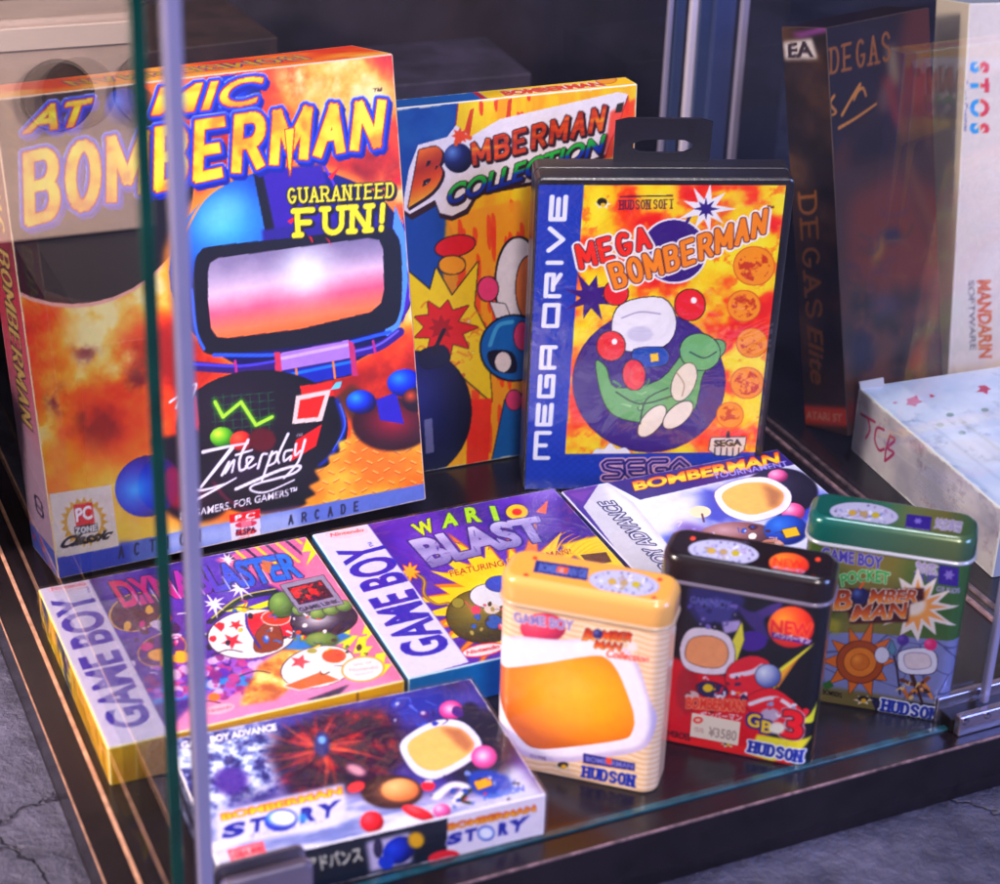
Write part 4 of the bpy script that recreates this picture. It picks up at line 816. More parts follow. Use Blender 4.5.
A.wear(.7, '#fcf4f8'); A.speck(.04)
L = f_left(t, W, D, H, res=.8, base='#2c2c50'); L.fill_fn(ramp(fbm(L.X, L.Y, 5, 3, 5, .7), [(.4, '#28284c'), (.6, '#a0a8d0')])); R = f_right(t, W, D, H, res=.8, base='#e4d8e4'); R.wear(.7)
carton(t, W, D, H, [F, A, L, R], edge='#f0e8ee'); sleeve(t, W, D, H, .8)
# =================================================================== TINS
W, D, H = 70.5, 25.5, 92; TG = 'three lidded tins standing in a row at the front'
def wrapq(a, r):
    # the print is laid so that it reads flat over most of the rounded corner
    k = .86; return math.asin(a/r) if a < k*r else math.asin(k)+(math.pi/2-math.asin(k))*(a-k*r)/(math.pi*r/2-k*r)
def tin(loc, yaw, label, bodyf, lidf, bodymat, lidmat, lidcol, beadcol):
    t = thing('lidded_tin', label, 'tin', loc, (0, 0, yaw), TG)
    BW, BD = W-2.4, D-2.4; r = 6.5; arc = math.pi*r/2; flat = BW-2*r; side = BD-2*r
    hb = H-9
    # the painted wrap: u = 0 at the body's left edge, runs round both corners
    ext = arc-r+max(side, 0)+arc
    F = Face(t, (1.2-ext, 1.2, 0), (1, 0, 0), (0, 0, 1), BW+2*ext, hb, res=.32)
    bodyf(F)
    # path of the wrap
    path = []
    for i, x in enumerate(F.xs):
        s_ = x-ext-r                       # 0 at the start of the flat front
        if s_ < 0:
            a = -s_
            if a < arc: q = wrapq(a, r); p = (r-r*math.sin(q), r-r*math.cos(q))
            else: p = (0, r+(a-arc)) if a < arc+side else (r-r*math.cos((a-arc-side)/r), r+side+r*math.sin((a-arc-side)/r))
        elif s_ <= flat: p = (r+s_, 0)
        else:
            a = s_-flat
            if a < arc: q = wrapq(a, r); p = (BW-r+r*math.sin(q), r-r*math.cos(q))
            else: p = (BW, r+(a-arc)) if a < arc+side else (BW-r+r*math.cos((a-arc-side)/r), r+side+r*math.sin((a-arc-side)/r))
        path.append((p[0]+1.2, p[1]+1.2))
    P = np.zeros((F.ny, F.nx, 3)); pp = np.array(path)
    P[..., 0] = pp[:, 0]; P[..., 1] = pp[:, 1]; P[..., 2] = F.ys[:, None]
    # rolled foot
    ft = np.clip(1-F.ys/1.4, 0, 1)**2*.8; cx, cy = W/2, D/2
    P[..., 0] += np.sign(cx-P[..., 0])*ft[:, None]*.9*(np.abs(P[..., 0]-cx) > BW/2-r); P[..., 1] += ft[:, None]*.8*np.where(P[..., 1] < cy, 1, -1)
    mb = MB(); mb.grid(P, rich(F.img))
    e0, e1 = P[:, 0], P[:, -1]        # back wall between the two ends
    v = np.concatenate([e1, e0]); n = F.ny; mb.add(v, [(k, n+k, n+k+1, k+1) for k in range(0, n-1)], F.img[5, 0])
    ring = [(p[0], p[1], .35) for p in P[0, ::6]]; mb.add(ring, [tuple(range(len(ring)-1, -1, -1))], '#606060')
    mb.build('tin_body', bodymat, t, smooth=True)
    # lid: rolled bead, wall, rounded shoulder, flat top
    mb = MB(); z0 = H-13.2; lp = []
    def rl(ins, z): return [(p[0], p[1], z) for p in rrect(W, D, 8.7, 8, ins)]
    lp = [rl(2.2, z0+.4), rl(.5, z0), rl(-.1, z0+.35), rl(-.3, z0+.9), rl(-.1, z0+1.5), rl(.5, z0+1.9)]
    loft(mb, lp, beadcol, 0, True, False)
    prof = [(.5, z0+1.9), (.35, z0+2.6), (.3, z0+5), (.3, H-4.2), (.5, H-2.8), (1.1, H-1.5), (2.0, H-.7), (3.2, H-.3), (4.2, H-.25)]
    lw = [rl(*q) for q in prof]; n = len(lw[0])
    vs = np.array([p for l in lw for p in l]); lc = lidcol(vs)
    mb.add(vs, [(k*n+j, k*n+(j+1) % n, (k+1)*n+(j+1) % n, (k+1)*n+j) for k in range(len(lw)-1) for j in range(n)]+[tuple(range((len(lw)-1)*n, len(lw)*n))], lc)
    T = Face(t, (3.4, 3.4, H-.2), (1, 0, 0), (0, 1, 0), W-6.8, D-6.8, res=.3); T.img = lidcol(np.stack([T.X+3.4, T.Y+3.4, T.X*0+H], -1).reshape(-1, 3)).reshape(T.ny, T.nx, 3)
    lidf(T)
    rr = 4.6; dx = np.maximum(rr-np.minimum(T.X, T.w-T.X), 0); dy = np.maximum(rr-np.minimum(T.Y, T.h-T.Y), 0); keep = np.hypot(dx, dy) <= rr
    T.emit(mb, .02, 0, keep); mb.build('lid', lidmat, t, smooth=True)
    return t
def oval_badge(F, c, rx, ry, rot, seed, ink='#706090'):
    F.ell(c, rx, ry, '#c4c4e0', rot=rot, line='#9088b0', lw=.3); F.scatter(c, rx*.7, ry*.6, 40, ['#e8e8f8', '#9098c8', '#b0a0c8', '#d8d0e8', '#a89870'], (1, 3), None, .2, seed, .5)
    R = random.Random(seed)
    for k in range(26):
        a = 2*math.pi*k/26; F.ell((c[0]+rx*.84*math.cos(a)*math.cos(rot)-ry*.8*math.sin(a)*math.sin(rot), c[1]+ry*.8*math.sin(a)+rx*.84*math.cos(a)*math.sin(rot)), 1.4, 1.1, R.choice(['#a8a0c4', '#c8c0d8', ink]))
    for k in (-1, 0, 1): F.ell((c[0]+k*rx*.34, c[1]+k*rx*.34*rot), rx*.12, ry*.26, ['#c8a850', '#b8a078', '#c0b030'][k+1], line='#706878', lw=.15)
def maker_mark(F, c, s):
    F.star(c, 17*s, 8*s, 6, '#e8d8b8', sy=.5, line='#504048', lw=.25); F.ell((c[0], c[1]-2*s), 9*s, 5*s, '#3a3030'); F.ell((c[0]+1*s, c[1]+1*s), 4*s, 3.4*s, '#e0b020')
def hudson(F, bl, br, tl, tr, wt=1.5, back='#f0f0fa'):
    F.stext('HUDSON', bl, br, tl, tr, '#283ca0', [(.75, back)] if back else [], wt=wt, w=.74, gap=.42, serif=.17)
# ---- beige tin
def body_a(F):
    F.img[:] = hx('#e8c4a0')
    wv = F.Y+.5*np.sin(F.X*.22)+.25*np.sin(F.X*.61); s = .5+.5*np.sin(wv*2*math.pi/2.6); F.put(s, '#f6e0cc', .8); F.put(np.clip(-s+.25, 0, 1)*4, '#d8a070', .35)
    F.ell((543, 628), 23, 15, '#d84868', hi='#f07888', edge='#a83058')
    F.clip = (F.Y > F.uv((540, 640))[1]-0)*1.; F.clip = None
    F.poly([(498, 640), (560, 640), (600, 638), (622, 646), (638, 664), (650, 700), (656, 720), (650, 742), (636, 752), (600, 758), (566, 762), (530, 758), (508, 745), (494, 720), (480, 690)], '#d0c0e0', smooth=True)
    F.poly([(490, 644), (560, 641), (606, 642), (628, 654), (644, 690), (650, 722), (644, 740), (632, 748), (598, 753), (566, 757), (534, 754), (510, 740), (494, 715)], '#f4ecf8', smooth=True, soft=.8)
    P = [(492, 668), (505, 668), (540, 664), (590, 656), (606, 658), (618, 672), (628, 696), (634, 716), (632, 732), (620, 740), (560, 748), (534, 748), (520, 738), (506, 718), (496, 694)]
    m = F.poly(P, '#f8a818', smooth=True); c = F.uv((578, 692)); d = np.hypot((F.X-c[0])/1.25, F.Y-c[1]); F.put(m, ramp(d, [(0, '#fcb820'), (13, '#faa81c'), (21, '#ee9020'), (29, '#b86428')]))
    F.text('GAME BOY', (515, 622), (573, 631), (513, 612), (574, 621), '#9080b8', [(.35, '#d8c8dc')], bold=.025)
    ol = [(.75, '#f8e8d0'), (.4, '#602018')]; og = [(0, '#f0a030'), (.5, '#d85820'), (1, '#b03818')]
    F.text('BOMBER', (582, 640), (632, 642), (586, 628), (635, 633), None, ol, bold=.03, grad=(1, og)); F.ell((598, 634), 5, 5, '#38306c', hi='#7080c0')
    F.text('MAN', (594, 648), (620, 651), (596, 640), (623, 643), None, ol, bold=.03, grad=(1, og))
    F.star((632, 647), 7, 4, 8, '#f0e0e0'); F.text('Collection', (606, 657), (648, 663), (607, 649), (650, 656), '#d83828', [(.4, '#f8e0d0')], bold=.025, shear=.2)
    F.poly([(583, 753), (635, 763), (635, 771), (583, 763)], '#3c3484'); F.text('BOMBERMAN', (586, 761), (633, 769), (586, 756), (633, 764), '#8888c8', bold=.025); F.poly([(606, 757), (612, 759), (611, 765), (606, 763)], '#e05840')
    F.text('©1998', (530, 757), (546, 761), (530, 754), (546, 757), '#6a4c70', bold=0)
    maker_mark(F, (563, 766), .62); hudson(F, (583, 777), (633, 787), (584, 766), (634, 775), 1.35, None)
    F.speck(.04)
def lid_a(T):
    T.poly([(536, 560), (589, 568), (587, 581), (533, 572)], '#34387c'); T.text('BOMBERMAN GB', (538, 571), (586, 578), (540, 563), (588, 570), '#6878b8', bold=.04); T.poly([(558, 566), (569, 568), (567, 574), (556, 572)], '#d86838'); T.poly([(560, 568), (564, 568.6), (563, 573), (559, 572)], '#e8a0a0')
    oval_badge(T, (624, 583), 35, 12, .12, 3)
    for c in ((535, 558), (526, 575), (660, 579.5), (654, 598)): T.ell(c, 2.6, 1.8, '#e04838')
tin((0.2, 647.8, 0), -.268, 'beige lidded tin with wavy lines and an orange rounded panel', body_a, lid_a, TINPRINT, TINPRINT, lambda v: np.broadcast_to(hx('#f0ae5a'), (len(v), 3)).copy(), '#c8a888')
# ---- black tin
def body_b(F):
    F.img[:] = hx('#16121a')
    F.poly([(688, 588), (700, 584), (738, 590), (746, 600), (734, 622), (700, 626), (688, 610)], '#34306c', soft=1); F.poly([(694, 606), (716, 596), (738, 606), (728, 622), (702, 622)], '#4c4888', soft=.6)
    F.poly([(736, 604), (752, 612), (768, 606), (784, 600), (778, 612), (764, 620), (770, 640), (756, 632), (744, 618)], '#4a3878', smooth=True, soft=.3); F.ell((752, 641), 15, 10, '#502a90'); F.poly([(722, 622), (740, 620), (742, 630), (724, 634)], '#b8a8d8', soft=.4)
    F.poly([(814.7, 643), (792, 664), (772, 692), (764, 680)], '#e8e050', line='#404018', lw=.3); F.poly([(742, 622), (744, 640), (736, 662), (728, 650)], '#e4dc54', line='#404018', lw=.3); F.poly([(800, 656), (778, 688), (772, 680)], '#f0a038', alpha=.8)
    F.poly([(666, 655), (700, 665), (760, 690), (770, 752), (666, 742)], '#d02030', soft=1); F.poly([(668, 736), (760, 748), (800, 768), (672, 742)], '#e03030')
    F.ell((688, 690), 12, 24, '#a81c30', soft=1); F.ell((712, 690), 16, 8, '#38305c', line='#181420', lw=.4, rot=.2); F.ell((708, 688), 5, 4, '#e0c030'); F.ell((692, 696), 7, 5, '#d8c0c0')
    # pale rounded panel
    F.poly([(684, 636), (694, 628), (716, 630), (730, 638), (735, 656), (728, 672), (706, 674), (686, 668), (680, 652)], '#ece0ec', line='#2c1c28', lw=.4, smooth=True); F.poly([(690, 640), (708, 636), (724, 642), (728, 656), (720, 667), (700, 666), (686, 658)], '#f0a878', line='#503028', lw=.3, smooth=True)
    # red machine shapes
    F.poly([(728, 668), (750, 656), (770, 664), (764, 690), (746, 700), (728, 690)], '#d82838', line='#2c1020', lw=.4, smooth=True); F.brush([(732, 676), (752, 672), (762, 666)], 2.2, '#e8d8e8'); F.ell((768, 676), 12.5, 11.5, '#a8b0d8', hi='#e8f0fc', edge='#5868a8', line='#282848', lw=.5)
    F.poly([(744, 700), (770, 688), (794, 702), (806, 720), (780, 726), (756, 716)], '#d82434', line='#2c1020', lw=.4, smooth=True); F.brush([(750, 704), (776, 698), (800, 714)], 1.8, '#e8e0ec'); F.ell((770, 715), 10, 7, '#c0b0c8', soft=.4)
    F.poly([(818, 706), (810, 716), (800, 722), (812, 726)], '#e0dc40'); F.poly([(757, 734), (780, 738), (812, 740), (800, 752), (772, 762), (748, 754)], '#e8dc40', soft=.3)
    F.scatter((712, 612), 24, 16, 16, ['#5c50a0', '#302c68', '#8878c0', '#201838'], (2, 6), '#100c18', .25, 3); F.scatter((720, 690), 34, 22, 22, ['#d83040', '#f0e0ec', '#38305c', '#8c1828', '#e8c040'], (2, 6), '#200c14', .25, 4); F.scatter((785, 712), 22, 14, 12, ['#f0e8f4', '#d83040', '#a0a8d0'], (2, 5), '#200c14', .25, 5)
    F.ell((791, 627), 23, 20.5, '#e85828', hi='#f8a838', edge='#c82828'); F.text('NEW', (770, 632), (812, 638), (771, 619), (813, 624), '#d82c38', [(.3, '#f08848')], bold=.03)
    F.poly([(771, 632), (812, 640), (810, 645), (772, 638)], '#683088'); F.text('ボンバーマン', (774, 637), (810, 644), (774, 633), (811, 639), '#e8d8e8', bold=.04)
    F.text('GAME BOY', (690, 603), (731, 610), (690, 596), (732, 601), '#6868a8', bold=.04)
    F.text('BOMBERMAN', (686, 708), (744, 712), (687, 697), (745, 700), '#d84030', [(.6, '#f0a080')], bold=.035); F.text('ボンバーマン', (700, 717), (742, 721), (700, 712), (742, 715), '#f0d8e0', [(.35, '#d03838')], bold=.025)
    F.text('HEROES', (668, 736), (690, 741), (668, 730), (690, 734), '#281420', bold=.025)
    ol = [(.8, '#30205c'), (.1, '#30205c')]
    F.text('G', (747, 726), (760, 728), (748, 713), (761, 715), '#e8c838', [(1.2, '#40307c')], bold=.03); F.text('B', (761, 732), (772, 734), (762, 720), (773, 722), '#e8c838', [(1.2, '#40307c')], bold=.03)
    F.text('3', (780, 736), (802, 741), (783, 709), (804, 712), '#e02838', [(1.2, '#e8a8b8'), (.8, '#501028')], bold=.035); F.ell((777, 728), 8, 6, '#f0ece0', soft=.3)
    maker_mark(F, (728, 744), .5); hudson(F, (749, 752), (800, 763), (751, 741), (802, 751), 1.35)
    F.speck(.05)
def lid_b(T):
    oval_badge(T, (723.5, 552), 35, 11.5, .1, 5); T.ell((789, 564), 20, 11, '#e86830', hi='#f8a040', edge='#c83828', rot=.1); T.text('NEW', (773, 565), (804, 569), (774, 557), (804, 561), '#d83028', bold=.025); T.text('ボンバーマン', (773, 570), (805, 574), (773, 566.5), (805, 570), '#c8b0e0', bold=.025)
    for c in ((693, 538.5), (686, 556), (818, 559.5), (813, 577)): T.ell(c, 2.8, 2, '#e85838')
    T.text('SINCE 1990 BOMBERMAN', (708, 540), (749, 544), (708, 537.5), (749, 541.5), '#8878a0', bold=0)
tin((65.3, 668.6, 0), -.268, 'black lidded tin with red art and a white price sticker', body_b, lid_b, TINPRINT, TINPRINT, lambda v: np.broadcast_to(hx('#1c1014'), (len(v), 3)).copy(), '#74687c')
# its price sticker
t = bpy.data.objects['lidded_tin.001']; S = Face(t, (1.2, .98, 0), (1, 0, 0), (0, 0, 1), 62, 81, res=.3, base='#e8dcd8')
q = S.U2([(692, 714), (739, 722), (738, 744), (690, 736)]); x0, x1, y0, y1 = q[:, 0].min(), q[:, 0].max(), q[:, 1].min(), q[:, 1].max()
S = Face(t, (1.2+x0, .98, y0), (1, 0, 0), (0, 0, 1), x1-x0, y1-y0, res=.25, base='#e8dccc')
S.text('¥3580', (708, 736), (736, 741), (709, 727), (737, 731), '#a89890', bold=.02); S.ell((698, 720), 5, 3.5, '#e04838'); S.ell((698, 720), 2.6, 1.6, '#f0c8b8'); S.text('価格', (694, 731), (704, 733), (694, 727), (704, 729), '#c09890', bold=0)
mb = MB(); v = [(0, -.12, 0), (x1-x0, -.12, 0), (x1-x0, -.12, y1-y0), (0, -.12, y1-y0), (0, 0, 0), (x1-x0, 0, 0), (x1-x0, 0, y1-y0), (0, 0, y1-y0)]
mb.add([(1.2+x0+a, 1.12+b, y0+c) for a, b, c in v], [(0, 1, 2, 3), (7, 6, 5, 4), (0, 4, 5, 1), (1, 5, 6, 2), (2, 6, 7, 3), (3, 7, 4, 0)], '#e8dccc'); S.emit(mb, .03); o = mb.build('price_sticker', MATTE, t)
# ---- green tin
def body_c(F):
    x = F.X/F.w; F.img = ramp(x+.1*(fbm(F.X, F.Y, 20, 3)-.5), [(.2, '#3c6034'), (.3, '#5c6a30'), (.42, '#8c7c40'), (.6, '#78783a'), (.75, '#4a6c38'), (.9, '#2c5c38')])
    F.put(F.blur(F.mpoly(F.U2([(905, 560), (965, 560), (958, 640), (905, 640)])), 3), '#3c6838', .5)
    st = F.mpoly(F.U2([(800, 632), (872, 633), (966, 643), (960, 707), (800, 690)])); F.put(st, '#8c90bc')
    pts = rng.rand(60, 2)*[F.w, F.h]; d = np.sort(np.stack([np.hypot(F.X-a, (F.Y-b)*1.2) for a, b in pts]), 0); F.put(st*np.clip(1.2-(d[1]-d[0])*1.6, 0, 1), '#484870', .8)
    F.poly([(800, 684), (850, 690), (945, 706), (960, 730), (800, 715)], '#786c3c', soft=1); F.poly([(870, 697), (960, 707), (960, 732), (880, 722)], '#28284c')
    F.poly([(826, 616), (842, 622), (838, 634), (826, 630)], '#a8a040', soft=1)
    # sun disc
    F.star((860, 661), 37, 20, 10, '#d8782c', line='#503018', lw=.4, jit=.25, sy=1.02); F.ell((860, 662), 23, 21, '#a85420', line='#4a2410', lw=.5); F.ell((860, 662), 16, 14.5, '#e08830', line='#7a3c14', lw=.5); F.ell((860, 662), 9, 8, '#d07828', hi='#f0a048', line='#8a4818', lw=.3)
    F.ell((882, 655), 7, 8, '#e0dcec', line='#40304c', lw=.3); F.brush([(890, 646), (896, 664), (900, 694)], .9, '#382838'); F.poly([(888, 650), (892, 640), (896, 650), (893, 656)], '#6890a8', line='#283848', lw=.3)
    # pale rounded panel and brown sticks
    F.poly([(900, 652), (918, 648), (934, 652), (937, 664), (932, 673), (912, 674), (900, 670), (898, 660)], '#ece8f4', line='#38284c', lw=.5, smooth=True); F.poly([(905, 655), (918, 653), (929, 656), (929, 667), (908, 668)], '#e8d8dc', line='#786888', lw=.3, smooth=True)
    for a, b, c in (((902, 680), (926, 690), '#6a3c20'), ((928, 678), (908, 696), '#8a5028'), ((912, 676), (922, 702), '#4a2818'), ((924, 684), (932, 698), '#d89040'), ((904, 690), (908, 698), '#c87838')): F.brush([a, b], 2, c, 1.2)
    F.ell((903, 640), 6, 5.5, '#583890', hi='#8868c0'); F.ell((930.6, 644.5), 6.5, 6, '#d83878', hi='#f878a8')
    F.scatter((915, 688), 16, 10, 12, ['#6a3c20', '#d89040', '#4a2818', '#e8c890'], (2, 5), '#281810', .2, 4)
    # lettering
    F.text('GAME BOY', (822, 559), (882, 569), (822, 547), (883, 557), '#5048a0', [(.45, '#b0a8c8')], bold=.03)
    F.poly([(939, 565), (959, 568), (958, 587), (938, 584)], '#40288c'); F.star((949, 575), 6, 3, 6, '#9080c8'); F.text('GB KIDS', (936, 591), (960, 594), (937, 586), (960, 589), '#b8a8d8', bold=.025)
    F.text('対応', (915, 572), (937, 576), (916, 562), (938, 566), '#a89cc0', [(.4, '#e0d8e8')], bold=.025); F.text('専用', (913, 580), (936, 584), (914, 573), (937, 577), '#6858a8', bold=.025)
    F.star((918, 607), 37, 22, 12, '#f4e8e0', jit=.4, sy=.9); F.star((918, 607), 27, 14, 12, '#f0a860', jit=.4, sy=.9); F.ell((912, 604), 14, 12, '#f8e8d8', soft=.8)
    F.text('POCKET', (842, 587), (889, 585), (840, 575), (890, 573), '#40a858', [(.4, '#d8e8c8')], bold=.03, arc=.35)
    F.poly([(832, 594), (850, 588), (872, 590), (924, 588), (924, 600), (910, 604), (908, 622), (850, 624), (848, 612), (832, 612)], '#501c18', soft=.5)
    og = [(0, '#f0b060'), (.4, '#d87028'), (1, '#8c3820')]; ol = [(.5, '#f4e0d0'), (.2, '#401810')]
    F.text('B', (833, 610), (851, 610), (837, 590), (853, 589), None, ol, bold=.03, grad=(1, og)); F.ell((860, 596), 8.5, 8.5, '#28285c', hi='#6880b8'); F.brush([(860, 588), (864, 582)], 1, '#e07028')
    F.text('MBER', (868, 604), (917, 602), (872, 589), (921, 590), None, ol, bold=.03, grad=(1, og)); F.text('MAN', (850, 621), (905, 618), (856, 605), (908, 602), None, ol, bold=.03, grad=(1, og))
    F.text('BOMBERS', (823, 694), (842, 698), (823, 689), (842, 693), '#302820', bold=.03); F.poly([(822, 684), (830, 680), (834, 686), (826, 690)], '#3c6c30')
    maker_mark(F, (863, 700), .62); hudson(F, (882, 711), (936, 721), (884, 699), (938, 709), 1.4)
    F.speck(.05)
def lid_c(T):
    oval_badge(T, (864, 514), 34, 11, .1, 8); T.poly([(907, 514), (932, 517), (930, 531), (905, 527)], '#3c2488'); T.star((918, 521), 5, 2.4, 6, '#9080d0', sy=.7); T.text('GB KIDS', (905, 531), (929, 535), (905, 526.5), (929, 530), '#a898c8', bold=.025)
    T.text('対応専用', (934, 528), (960, 532), (936, 519), (962, 523), '#a098b8', [(.3, '#d0c8dc')], bold=.025)
GC = lambda v: ramp(v[:, 0]/W, [(0, '#0e6462'), (.25, '#126050'), (.45, '#42745c'), (.6, '#707848'), (.8, '#706c38'), (1, '#306048')])
tin((128.2, 702.0, 0), -.235, 'green metallic lidded tin with an orange sun', body_c, lid_c, TINMETAL, TINMETAL, GC, '#c0c0cc')

# =================================================================== BOXES BEYOND THE RIGHT PANE
W, D, H = 76, 33, 219
t = thing('software_box', 'dark brown upright box with gold lettering and painted brushes', 'software box', (188.6, 937.2, 7.42), (-.2261, 0, .6475))
F = f_front(t, W, D, H, res=.8); F.img = ramp(fbm(F.X, F.Y, 30, 8, 5), [(.3, '#241418'), (.5, '#40201c'), (.7, '#6a3424')])
F.poly([(822, 0), (1000, 0), (1000, 40), (890, 60), (870, 100), (830, 160)], '#281820', soft=4); F.poly([(905, 10), (980, -10), (980, 110), (900, 140), (890, 90)], '#8a3c28', soft=4, alpha=.9)
F.poly([(828, 175), (960, 130), (966, 300), (930, 440), (840, 430)], '#5a3830', soft=3); F.poly([(848, 200), (900, 170), (955, 200), (940, 290), (880, 300), (848, 270)], '#a04830', soft=5)
F.put(F.blur(F.mpoly(F.U2([(845, 290), (950, 290), (950, 440), (845, 440)])), 5), ramp(fbm(F.X, F.Y, 14, 18, 5, .6), [(.3, '#281c38'), (.42, '#3c3c34'), (.55, '#6a4444'), (.7, '#9a5c44')]), .85)
F.poly([(872, 260), (884, 224), (884, 250), (874, 266)], '#e0a040', soft=1); F.ell((892, 236), 9, 7, '#302848', soft=1.5); F.ell((862, 350), 12, 22, '#2c2848', soft=3); F.ell((885, 305), 14, 10, '#6c5870', soft=3); F.poly([(905, 370), (925, 330), (920, 372)], '#d06030', soft=2)
for a, b, c, w in (((895, 105), (935, 250), '#9a5a34', 2.2), ((886, 130), (930, 245), '#6c4030', 2), ((920, 90), (945, 220), '#7c5040', 2), ((928, 110), (928, 145), '#b07850', 1.6), ((905, 160), (942, 250), '#a8704c', 1.8), ((900, 60), (916, 140), '#584038', 2)): F.brush([a, b], w, c, soft=.5)
F.poly([(885, 46), (896, 46), (900, 84), (890, 86)], '#c8a878', soft=1.5); F.poly([(880, 78), (892, 78), (902, 128), (894, 124)], '#b84028', soft=1.5); F.ell((883, 100), 6, 14, '#a87868', soft=1.5, alpha=.7)
F.img = .0+np.stack([F.blur(F.img[..., k], 2.2) for k in range(3)], -1)*.55+hx('#4c3a30')*.4; F.scatter((900, 300), 50, 90, 50, ['#8a4830', '#5c3c4c', '#3c3450', '#8a5c44', '#4c4438'], (6, 18), None, .3, 11, 1.0); F.img = np.stack([F.blur(F.img[..., k], 1.2) for k in range(3)], -1)
F.stext('DEGAS', (831, 75), (890, 62), (831, 47), (889, 30), '#a06430', [(.5, '#3c2018')], wt=1.6, w=.42, gap=.32, serif=.12)
for p in ([(834, 96), (830, 104), (836, 112), (830, 116)], [(842, 115), (860, 84), (854, 100)], [(852, 98), (862, 88), (866, 96)], [(839, 128), (856, 118), (876, 104)]): F.brush(p, 1.9, '#c88440', 1.2)
F.poly([(846, 404), (960, 380), (960, 396), (846, 424)], '#8a2c20', soft=2, alpha=.7)
L = f_left(t, W, D, H, res=.8); L.img = ramp(fbm(L.X, L.Y, 24, 28, 5), [(.3, '#241a1c'), (.5, '#3c2824'), (.7, '#5c4030')]); L.put(np.clip((60-L.Y)/60, 0, 1), '#6c4428', .6)
L.poly([(783, 42), (812, 38), (818, 59), (785, 60)], '#d8c8cc', soft=.6); L.text('EA', (788, 58), (814, 57), (788, 44), (812, 40), '#40303c', bold=.04); L.poly([(790, 34), (826, 26), (828, 32), (800, 38)], '#8a4c8c', soft=.8)
L.stext('DEGAS', (798, 198), (806, 318), (817, 196), (823, 316), '#8c5828', wt=1.9, w=.8, gap=.42, serif=.2); L.text('Elite', (807, 325), (811, 385), (822, 324), (826, 384), '#8c5828', bold=.02, shear=.3)
L.poly([(800, 405), (850, 408), (850, 427), (800, 423)], '#e05030', soft=.5); L.text('ATARI ST', (806, 419), (842, 422), (806, 411), (842, 414), '#f0a080', bold=.03)
T = f_top(t, W, D, H, res=2, base='#281820'); R = f_right(t, W, D, H, res=3, base='#281820')
carton(t, W, D, H, [F, L, T, R], edge='#4a3430')

W, D, H = 150, 44, 217.7
t = thing('software_box', 'cream white upright box with red and blue lettering', 'software box', (250.5, 983.5, 9.05), (-.2056, 0, .2))
F = f_front(t, W, D, H, res=.8, base='#e0ccc0')
F.text('S T O S', (970, 62), (970, 134), (989, 62), (989, 134), None, [], bold=.045, grad=(1, [(0, '#2890c8'), (.4, '#3898c8'), (.5, '#e8c8a0'), (.6, '#d84040'), (1, '#c82838')]))
F.text('The Game Creator', (962, 62), (963, 132), (967, 62), (968, 132), '#6a6488', bold=.02)
F.text('MANDARIN', (977, 280), (979, 358), (991, 280), (992, 358), '#c86028', [(.4, '#f0b0a0')], bold=.03); F.text('SOFTWARE', (968, 280), (970, 350), (974, 280), (976, 350), '#807078', bold=.02)
F.speck(.04); F.wear(1, '#f0e4dc'); T = f_top(t, W, D, H, res=2, base='#c8c8dc'); L = f_left(t, W, D, H, res=2, base='#e0ccc0'); R = f_right(t, W, D, H, res=3, base='#c8b8b4')
carton(t, W, D, H, [F, T, L, R], edge='#e0d0c8')

W, D, H = 158.7, 138, 37.6
t = thing('cardboard_box', 'worn white flat box with red handwriting on its side', 'box', (240.9, 807.5, 0), (0, 0, .3714))
T = f_top(t, W, D, H, res=.7); T.img = ramp(fbm(T.X, T.Y, 30, 2), [(.3, '#b8c4dc'), (.5, '#ccd4e8'), (.7, '#dce0f0')])
for c, r in (((913, 402), 9), ((984, 389), 8), ((895, 403), 3), ((932, 396), 3)): T.star(c, r, r*.6, 5, '#b03058', jit=.6, sy=.6)
for c in ((950, 415), (962, 433), (940, 425), (985, 410)): T.ell(c, 4, 2, '#587868', alpha=.6)
T.brush([(935, 428), (1000, 480)], .9, '#7080a0', curve=False, soft=.3); T.brush([(960, 420), (1000, 450)], .7, '#a8b0a0', curve=False, soft=.3); T.poly([(866, 388), (900, 384), (1010, 470), (1000, 500)], '#e8ecf8', soft=1, alpha=.5)
T.put(np.clip(fbm(T.X, T.Y, 10, 5, 5, .7)*5-2.9, 0, 1), '#8088a0', .5); T.wear(1.4, '#f0f0f4')
L = f_left(t, W, D, H, res=.6); L.img = ramp(fbm(L.X, L.Y, 26, 12), [(.3, '#a8a0ac'), (.5, '#c0b4bc'), (.7, '#d0c4c8')])
for p in ([(861, 414), (868, 418), (875, 422)], [(868, 418), (870, 430), (866, 438)], [(884, 430), (877, 428), (875, 440), (879, 450), (884, 449)], [(890, 436), (886, 450), (885, 461)], [(890, 436), (895, 440), (888, 448), (894, 453), (885, 461)]): L.brush(p, 1.5, '#a03058')
for k in range(13):
    y = 29-k*1.6; L.text('licence agreement disk software contents manual'[k:k+34], (62+0*k, y), (62+44-(k % 3)*4, y), (62, y+.9), (62+44-(k % 3)*4, y+.9), '#8890a8', bold=0, uvspace=True)
L.put(np.clip(fbm(L.X, L.Y, 8, 15, 5, .7)*5-2.9, 0, 1), '#806c78', .5); L.wear(1.6, '#ece4e4')
A = f_front(t, W, D, H, res=2, base='#b8b4c0'); R = f_right(t, W, D, H, res=3, base='#b8b0b8'); carton(t, W, D, H, [T, L, A, R], edge='#dcd8dc')
